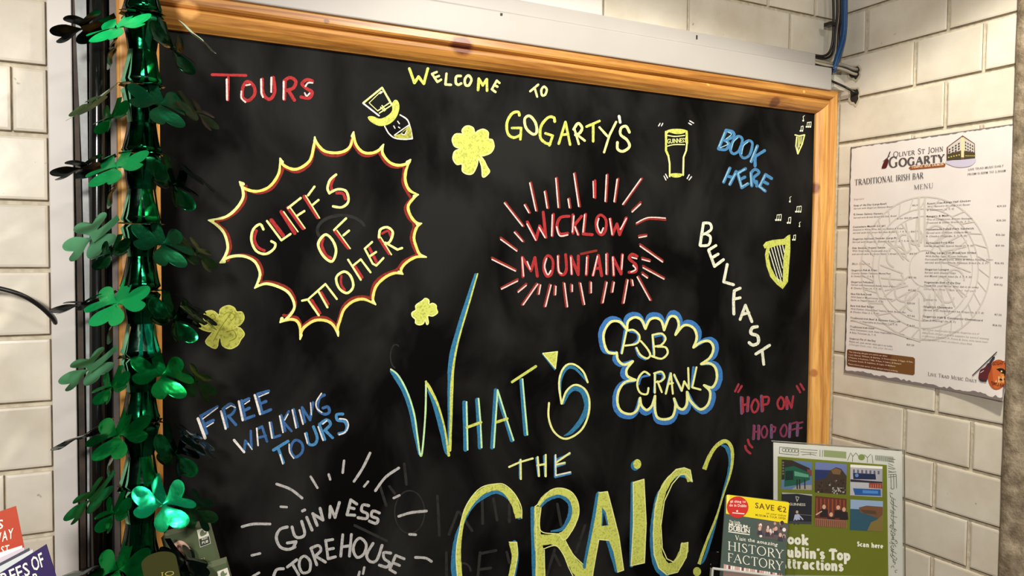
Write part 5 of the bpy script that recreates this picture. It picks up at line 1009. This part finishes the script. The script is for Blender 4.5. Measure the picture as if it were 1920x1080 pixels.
for i, (l, r, b_, mt) in enumerate((((-50, 1052), (41, 1023), (48, 1060), (236, 228, 232)), ((-50, 1068), (45, 1026.5), (52, 1065), (206, 196, 206)), ((-50, 1082), (54, 1027.5), (62, 1066), (70, 68, 84)), ((-50, 1088), (61, 1030), (68, 1068), (206, 214, 214)))):
    free_leaf('leaflet', l, r, b_, .632-.006*i, .646-.006*i, .17-.004*i, .0012, plain(mt, .45), ['white leaflet edge directly below the orange leaflet', 'second pale leaflet edge below the orange leaflet', 'thin dark leaflet edge between the orange and purple leaflets', 'pale blue-grey leaflet edge right above the purple leaflet'][i])
o1, S3, n3 = free_leaf('leaflet', (-60, 1112), (86.5, 1020.5), (105, 1081), .595, .612, .16, .0012, plain((38, 16, 80), .4, name='purple_paper'), 'purple leaflet with white capitals in the bottom left corner')
a = Art(S3, n3, .0003, .000005).at((0, 900), 1/6)
def big(t_, p0, p1, h, up_):
    a.text(WHT, t_, p0, p1, h, upx=up_)
big('OF', (378, 1030), (508, 960), 150, -.28); big('TREES', (-60, 1240), (345, 1060), 140, -.28); big('R', (395, 1170), (455, 1140), 110, -.28); a.build('leaflet_print', o1)
rk = tag(empty('leaflet_rack', (-.03, .66, .905)), 'dark rack on the counter below the purple and orange leaflets', 'rack')
m = MB(); m.box((-.24, .62, .905), (.045, .70, 1.10)); m.build('rack_body', plain((40, 36, 34), .5), rk)
m = MB(); m.box((-.24, .57, .905), (.045, .618, 1.07)); m.build('rack_step', plain((40, 36, 34), .5), rk)
# green cards
OLV = plain((70, 82, 54), .45, name='green_card'); OL2 = plain((92, 100, 74), .5)
def card_stack(tl, tr, br, D0, D1, n, gap, up2, label, lab2, grp):
    o, S_, n_ = free_leaf('leaflet', tl, tr, br, D0, D1, .10, .0008, OLV, label)
    for i in range(1, n):
        dx, dy = up2[0]*i/(n-1), up2[1]*i/(n-1)
        free_leaf('leaflet', (tl[0]+dx, tl[1]+dy), (tr[0]+dx*.25, tr[1]+dy), (br[0]+dx*.3, br[1]+dy), D0+gap*i, D1+gap*i, .10, .0008, OL2, lab2, group=grp)
    return o, S_, n_
o1, S4, n4 = card_stack((302, 1008), (390, 984.5), (407, 1050), .845, .872, 6, .0022, (10, -13), 'olive green card with white square mark, foremost of the upper stack', 'olive green card stacked behind the foremost card of the upper stack', 'cards of the upper green stack')
a = Art(S4, n4, .0003, .000005).at((200, 900), 1/6)
wt = plain((206, 204, 190), .5); a.fill(wt, [(1013,565),(1128,525),(1152,622),(1035,662)]); a.fill(plain((96, 110, 80), .5), [(1050,590),(1080,560),(1100,590),(1122,578),(1118,610),(1060,635)], 1)
L(a, wt, 4, [(1036,665),(1153,628),(1167,712),(1052,755),(1036,665)]); a.fill(plain((36, 42, 30), .5), [(1042,668),(1150,634),(1162,708),(1056,748)]); a.text(wt, 'IRISH', (1070, 678), (1130, 660), 18); a.text(wt, 'PUB', (1072, 724), (1142, 700), 30)
a.fill(plain((196, 160, 140), .5), [(690,900),(700,800),(760,715),(820,680),(890,710),(945,780),(980,860),(900,960),(760,960)], 1)
rnd = random.Random(4)
for i in range(26): a.disc(plain(rnd.choice([(120, 60, 56), (214, 190, 170), (90, 60, 50), (196, 150, 130)]), .5), rnd.uniform(730, 940), rnd.uniform(730, 900), rnd.uniform(8, 16), n=8)
a.glyphs(plain((190, 182, 120), .5), SERIF, 'ST JOHN', (860, 985), (1102, 915), 42, .16, .08); a.build('leaflet_print', o1)
o1, S4, n4 = card_stack((340, 1082), (424, 1056), (436, 1100), .832, .856, 6, .0022, (2, -12), 'olive green card with white square mark, foremost of the lower stack', 'olive green card stacked behind the foremost card of the lower stack', 'cards of the lower green stack')
a = Art(S4, n4, .0003, .000005).at((200, 900), 1/6); a.fill(wt, [(1242,1030),(1358,985),(1385,1080),(1262,1122)]); a.fill(plain((96, 110, 80), .5), [(1280,1050),(1310,1020),(1330,1050),(1350,1038),(1345,1070),(1290,1090)], 1); a.build('leaflet_print', o1)
# round-topped olive card
A0, A1 = atD(265, 1060, .765), atD(330, 1045, .77); e = (A1-A0).normalized(); d = Vector((e.z, 0, -e.x)); d = (Vector((0, 0, -1))-e*Vector((0, 0, -1)).dot(e)).normalized(); nn_ = e.cross(d); nn_ = nn_ if nn_.y < 0 else -nn_
rc = tag(empty('leaflet', (A0+A1)/2+d*.07), 'round-topped olive card with gold letters half hidden by the garland', 'leaflet')
W2 = (A1-A0).length/2; C0 = (A0+A1)/2; pts = [C0+e*(W2*math.cos(math.pi*i/12))-d*(.009*math.sin(math.pi*i/12)) for i in range(13)]+[A0+d*.07, A1+d*.07]
m = MB(); k = len(pts); m.v = [tuple(p) for p in pts]+[tuple(p-nn_*.001) for p in pts]; m.face(list(range(k))); m.face(list(range(2*k-1, k-1, -1)))
for i in range(k): m.face([i, k+i, k+(i+1) % k, (i+1) % k])
m.build('paper_sheet', plain((58, 60, 24), .35), rc); a = Art(planeS(A0, nn_), nn_, .0003, .000005).at((200, 900), 1/6); a.glyphs(plain((196, 182, 90), .5), SERIF, 'IO', (610, 1085), (760, 1066), 44, .18, .09); a.build('leaflet_print', rc)
rk = tag(empty('leaflet_rack', (.18, .86, .905)), 'dark rack on the counter below the olive green cards', 'rack')
m = MB(); m.box((.06, .86, .905), (.26, .925, 1.09)); m.build('rack_body', plain((38, 34, 32), .5), rk)
m = MB(); m.box((.06, .80, .905), (.26, .858, 1.06)); m.build('rack_step', plain((38, 34, 32), .5), rk)
# ================================================================== FOIL SHAMROCK GARLAND
YG = .895
gar = tag(empty('foil_garland', atY(264, 1200, YG)), 'green metallic foil garland of shamrocks hanging down the left side of the chalkboard', 'garland')
F_BR = foil((20, 236, 128), .33, 0, .35); F_GL = foil((22, 178, 96), .42, .9, .6); F_MD = foil((8, 132, 62), .24, 0, .92); F_DK = foil((4, 62, 34), .16, 0, .98); F_DG = foil((6, 74, 44), .38, .8, .9); F_BK = foil((2, 22, 12), .25, 0, .9); F_TL = foil((20, 196, 150), .22, 0, .85)  # same green foil; bright and near-black tones stand in for reflections and shade
F_PL = plain((112, 186, 140), .45, name='foil_back', var=.08); F_SV = plain((168, 190, 166), .4, name='foil_back')
def leafpts():
    half = [(0, 0), (.055, .08), (.15, .18), (.28, .29), (.37, .43), (.37, .56), (.28, .64), (.15, .63), (.05, .545), (0, .48)]
    h = catmull(half, False, 2); return h
def charm_mesh(name, bend, L_=.046):
    V = []; Fc = []
    h = leafpts()
    for ang, sc in ((-math.pi/2, 1.0), (math.pi*.06, .98), (math.pi*.94, .98)):   # outward leaf and two side leaves
        ca, sa = math.cos(ang), math.sin(ang); k = len(V); ctr = []
        for x, y in h:
            for sgn in (1, -1):
                lx, ly = x*sgn, y*sc
                zc_ = bend*(abs(lx)*.9-.25*ly*ly)+.02*math.sin(ly*9)
                # leaf axis ly along ang
                V.append(((ca*ly-sa*lx)*L_, (sa*ly+ca*lx)*L_, zc_*L_))
        n = len(h)
        # spine points
        for x, y in h: y = min(y, .48); V.append((ca*y*sc*L_, sa*y*sc*L_, (bend*(-.25*y*y)+.02*math.sin(y*9))*L_))
        for i in range(n-1):
            Fc.append((k+2*i, k+2*(i+1), k+2*n+i+1, k+2*n+i)); Fc.append((k+2*(i+1)+1, k+2*i+1, k+2*n+i, k+2*n+i+1))
    # neck strip toward the garland core (local +y)
    k = len(V)
    for i in range(6):
        t_ = i/5; w_ = .15-.04*t_; V += [(-w_*L_, t_*.75*L_-.05*L_, .10*t_*t_*L_), (w_*L_, t_*.75*L_-.05*L_, .10*t_*t_*L_)]
    for i in range(5): Fc.append((k+2*i, k+2*i+1, k+2*i+3, k+2*i+2))
    # give the foil its thickness
    n = len(V); V += [(x, y, z-.00022) for x, y, z in V]; Fc += [tuple(i+n for i in f[::-1]) for f in list(Fc)]
    me = bpy.data.meshes.new(name); me.from_pydata(V, [], Fc); me.polygons.foreach_set('use_smooth', [True]*len(Fc)); me.update(); return me
CH = {}
def charm(px, py, size, az, droop, roll, mat, bend=.25, label=None):
    az, droop, roll = map(math.radians, (az, droop, roll))
    c = atY(px, py, YG-.030*math.cos(az))
    u = Vector((math.sin(az)*math.cos(droop), -math.cos(az)*math.cos(droop), -math.sin(droop))); v = Vector((math.cos(az), math.sin(az), 0)); n = v.cross(-u)
    v, n = (v*math.cos(roll)+n*math.sin(roll)), (n*math.cos(roll)-v*math.sin(roll))
    key = (mat.name, round(bend, 2))
    if key not in CH: me = charm_mesh('shamrock', bend); me.materials.append(mat); CH[key] = me
    o = bpy.data.objects.new('shamrock', CH[key]); COL.objects.link(o); o.parent = gar; o.matrix_parent_inverse = Matrix.Translation(-gar.location)
    s = size; M = Matrix(((v.x*s, -u.x*s, n.x*s, c.x), (v.y*s, -u.y*s, n.y*s, c.y), (v.z*s, -u.z*s, n.z*s, c.z), (0, 0, 0, 1))); o.matrix_basis = M
    if label: o['label'] = label
def colx(y): return 267-5*y/1080
BNM = {}
def band(py0, py1, az, mat, r0=.0135, r1=.0205, w0=.0062, w1=.0112, flip=False):
    """foil band from the pinch at py0 to the collar at py1."""
    c0, c1 = atY(colx(py0), py0, YG), atY(colx(py1), py1, YG); az = math.radians(az); out = Vector((math.sin(az), -math.cos(az), 0)); tg = Vector((math.cos(az), math.sin(az), 0))
    V = []; Fc = []; N = 9
    for i in range(N+1):
        t_ = i/N; s = t_*t_*(3-2*t_); r = r0+(r1-r0)*(.45*math.sin(t_*1.5)+.55*t_**5); w_ = w0+(w1-w0)*s; c = c0.lerp(c1, t_)
        if i == N: r -= .006
        for j, q in enumerate((-1, -.33, .33, 1)): V.append(tuple(c+out*(r-.0016*q*q)+tg*w_*q))
    for i in range(N):
        for j in range(3): Fc.append((i*4+j, i*4+j+1, i*4+j+5, i*4+j+4))
    me = bpy.data.meshes.new('foil_band'); me.from_pydata(V, [], Fc); me.polygons.foreach_set('use_smooth', [True]*len(Fc)); me.update()
    link('foil_band', me, mat, gar)
def collar(py, mat):
    c = atY(colx(py), py, YG); m = MB(); n = 16
    for i in range(n):
        r = .0235 if i % 2 else .0195; an = 2*math.pi*i/n; m.v.append((c.x+r*math.cos(an), c.y+r*math.sin(an), c.z+.0009*(i % 3)))
    m.v += [(x, y, z-.0005) for x, y, z in m.v]; m.face(list(range(n))); m.face(list(range(2*n-1, n-1, -1)))
    for i in range(n): m.face([i, n+i, n+(i+1) % n, (i+1) % n])
    m.build('foil_collar', mat, gar)
discA = [28, 290, 545, 792, 1045]; discB = [162, 420, 668, 912]; pinch = [-36, 97, 232, 356, 481, 606, 732, 852, 976, 1110]
rnd = random.Random(21)
alld = sorted([(y, 'A') for y in discA]+[(y, 'B') for y in discB])
for i, (yd_, kd) in enumerate(alld):
    p_up, p_dn = pinch[i], pinch[i+1] if i+1 < len(pinch) else yd_+62
    collar(yd_, F_DK)
    for az in (-72, -22, 28, 78, 180):
        j = rnd.uniform(-6, 6)
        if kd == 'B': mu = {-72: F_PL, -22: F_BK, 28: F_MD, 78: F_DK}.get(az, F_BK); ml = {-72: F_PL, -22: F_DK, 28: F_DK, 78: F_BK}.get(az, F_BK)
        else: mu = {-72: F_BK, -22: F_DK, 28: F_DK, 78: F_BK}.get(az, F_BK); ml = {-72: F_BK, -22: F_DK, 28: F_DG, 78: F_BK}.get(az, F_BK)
        if kd == 'B' and az == 28 and yd_ == 668: mu = F_TL  # teal tone paints a bright reflection onto this band
        band(p_up, yd_-1.5, az+j, mu); band(p_dn, yd_+1.5, az+j*.5, ml)
    m = MB(); pc = atY(colx(p_up), p_up, YG); m.smooth = True; m.tube([(pc.x, pc.y, pc.z-.003), (pc.x, pc.y, pc.z+.003)], .0105, 12); m.build('foil_knot', F_DK, gar)
for y in discA:
    j = lambda s: rnd.uniform(-s, s)
    first = y == 28
    charm(158, y+26, 1.0, -100+j(6), 22+j(8), 12, F_BK if y < 700 else F_DK, .2, 'nearly black shamrock, its foil toned dark for shade')
    charm(222+j(2), y+23, 1.05, -32+j(5), 40+j(4), 4+j(4), F_BR if first else F_GL if y < 400 else F_MD if y > 700 else F_DG if False else F_GL, .16, 'bright green shamrock, its foil toned up for glare' if first else None)
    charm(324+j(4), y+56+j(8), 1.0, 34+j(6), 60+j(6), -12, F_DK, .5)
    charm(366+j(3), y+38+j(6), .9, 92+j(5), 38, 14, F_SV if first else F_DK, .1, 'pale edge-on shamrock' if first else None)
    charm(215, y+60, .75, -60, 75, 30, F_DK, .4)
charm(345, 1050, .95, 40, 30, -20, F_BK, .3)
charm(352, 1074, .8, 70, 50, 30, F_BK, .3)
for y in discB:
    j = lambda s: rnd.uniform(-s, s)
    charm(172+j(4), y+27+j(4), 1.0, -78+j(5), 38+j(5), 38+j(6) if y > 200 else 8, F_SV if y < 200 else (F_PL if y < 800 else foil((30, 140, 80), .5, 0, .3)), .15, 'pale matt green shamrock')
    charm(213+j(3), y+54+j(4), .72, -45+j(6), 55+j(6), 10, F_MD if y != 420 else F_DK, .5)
    charm(303+j(4), y+36+j(4), 1.05, 18+j(6), 48+j(4), -6+j(4), F_DG if y < 500 else (F_MD if y < 800 else foil((26, 206, 140), .25, 0, .85)), .2 if y < 800 else .45, 'bright green shamrock, its foil toned up for glare' if y > 800 else None)
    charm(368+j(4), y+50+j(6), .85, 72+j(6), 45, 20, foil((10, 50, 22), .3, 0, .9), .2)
print('objects', len(bpy.data.objects))
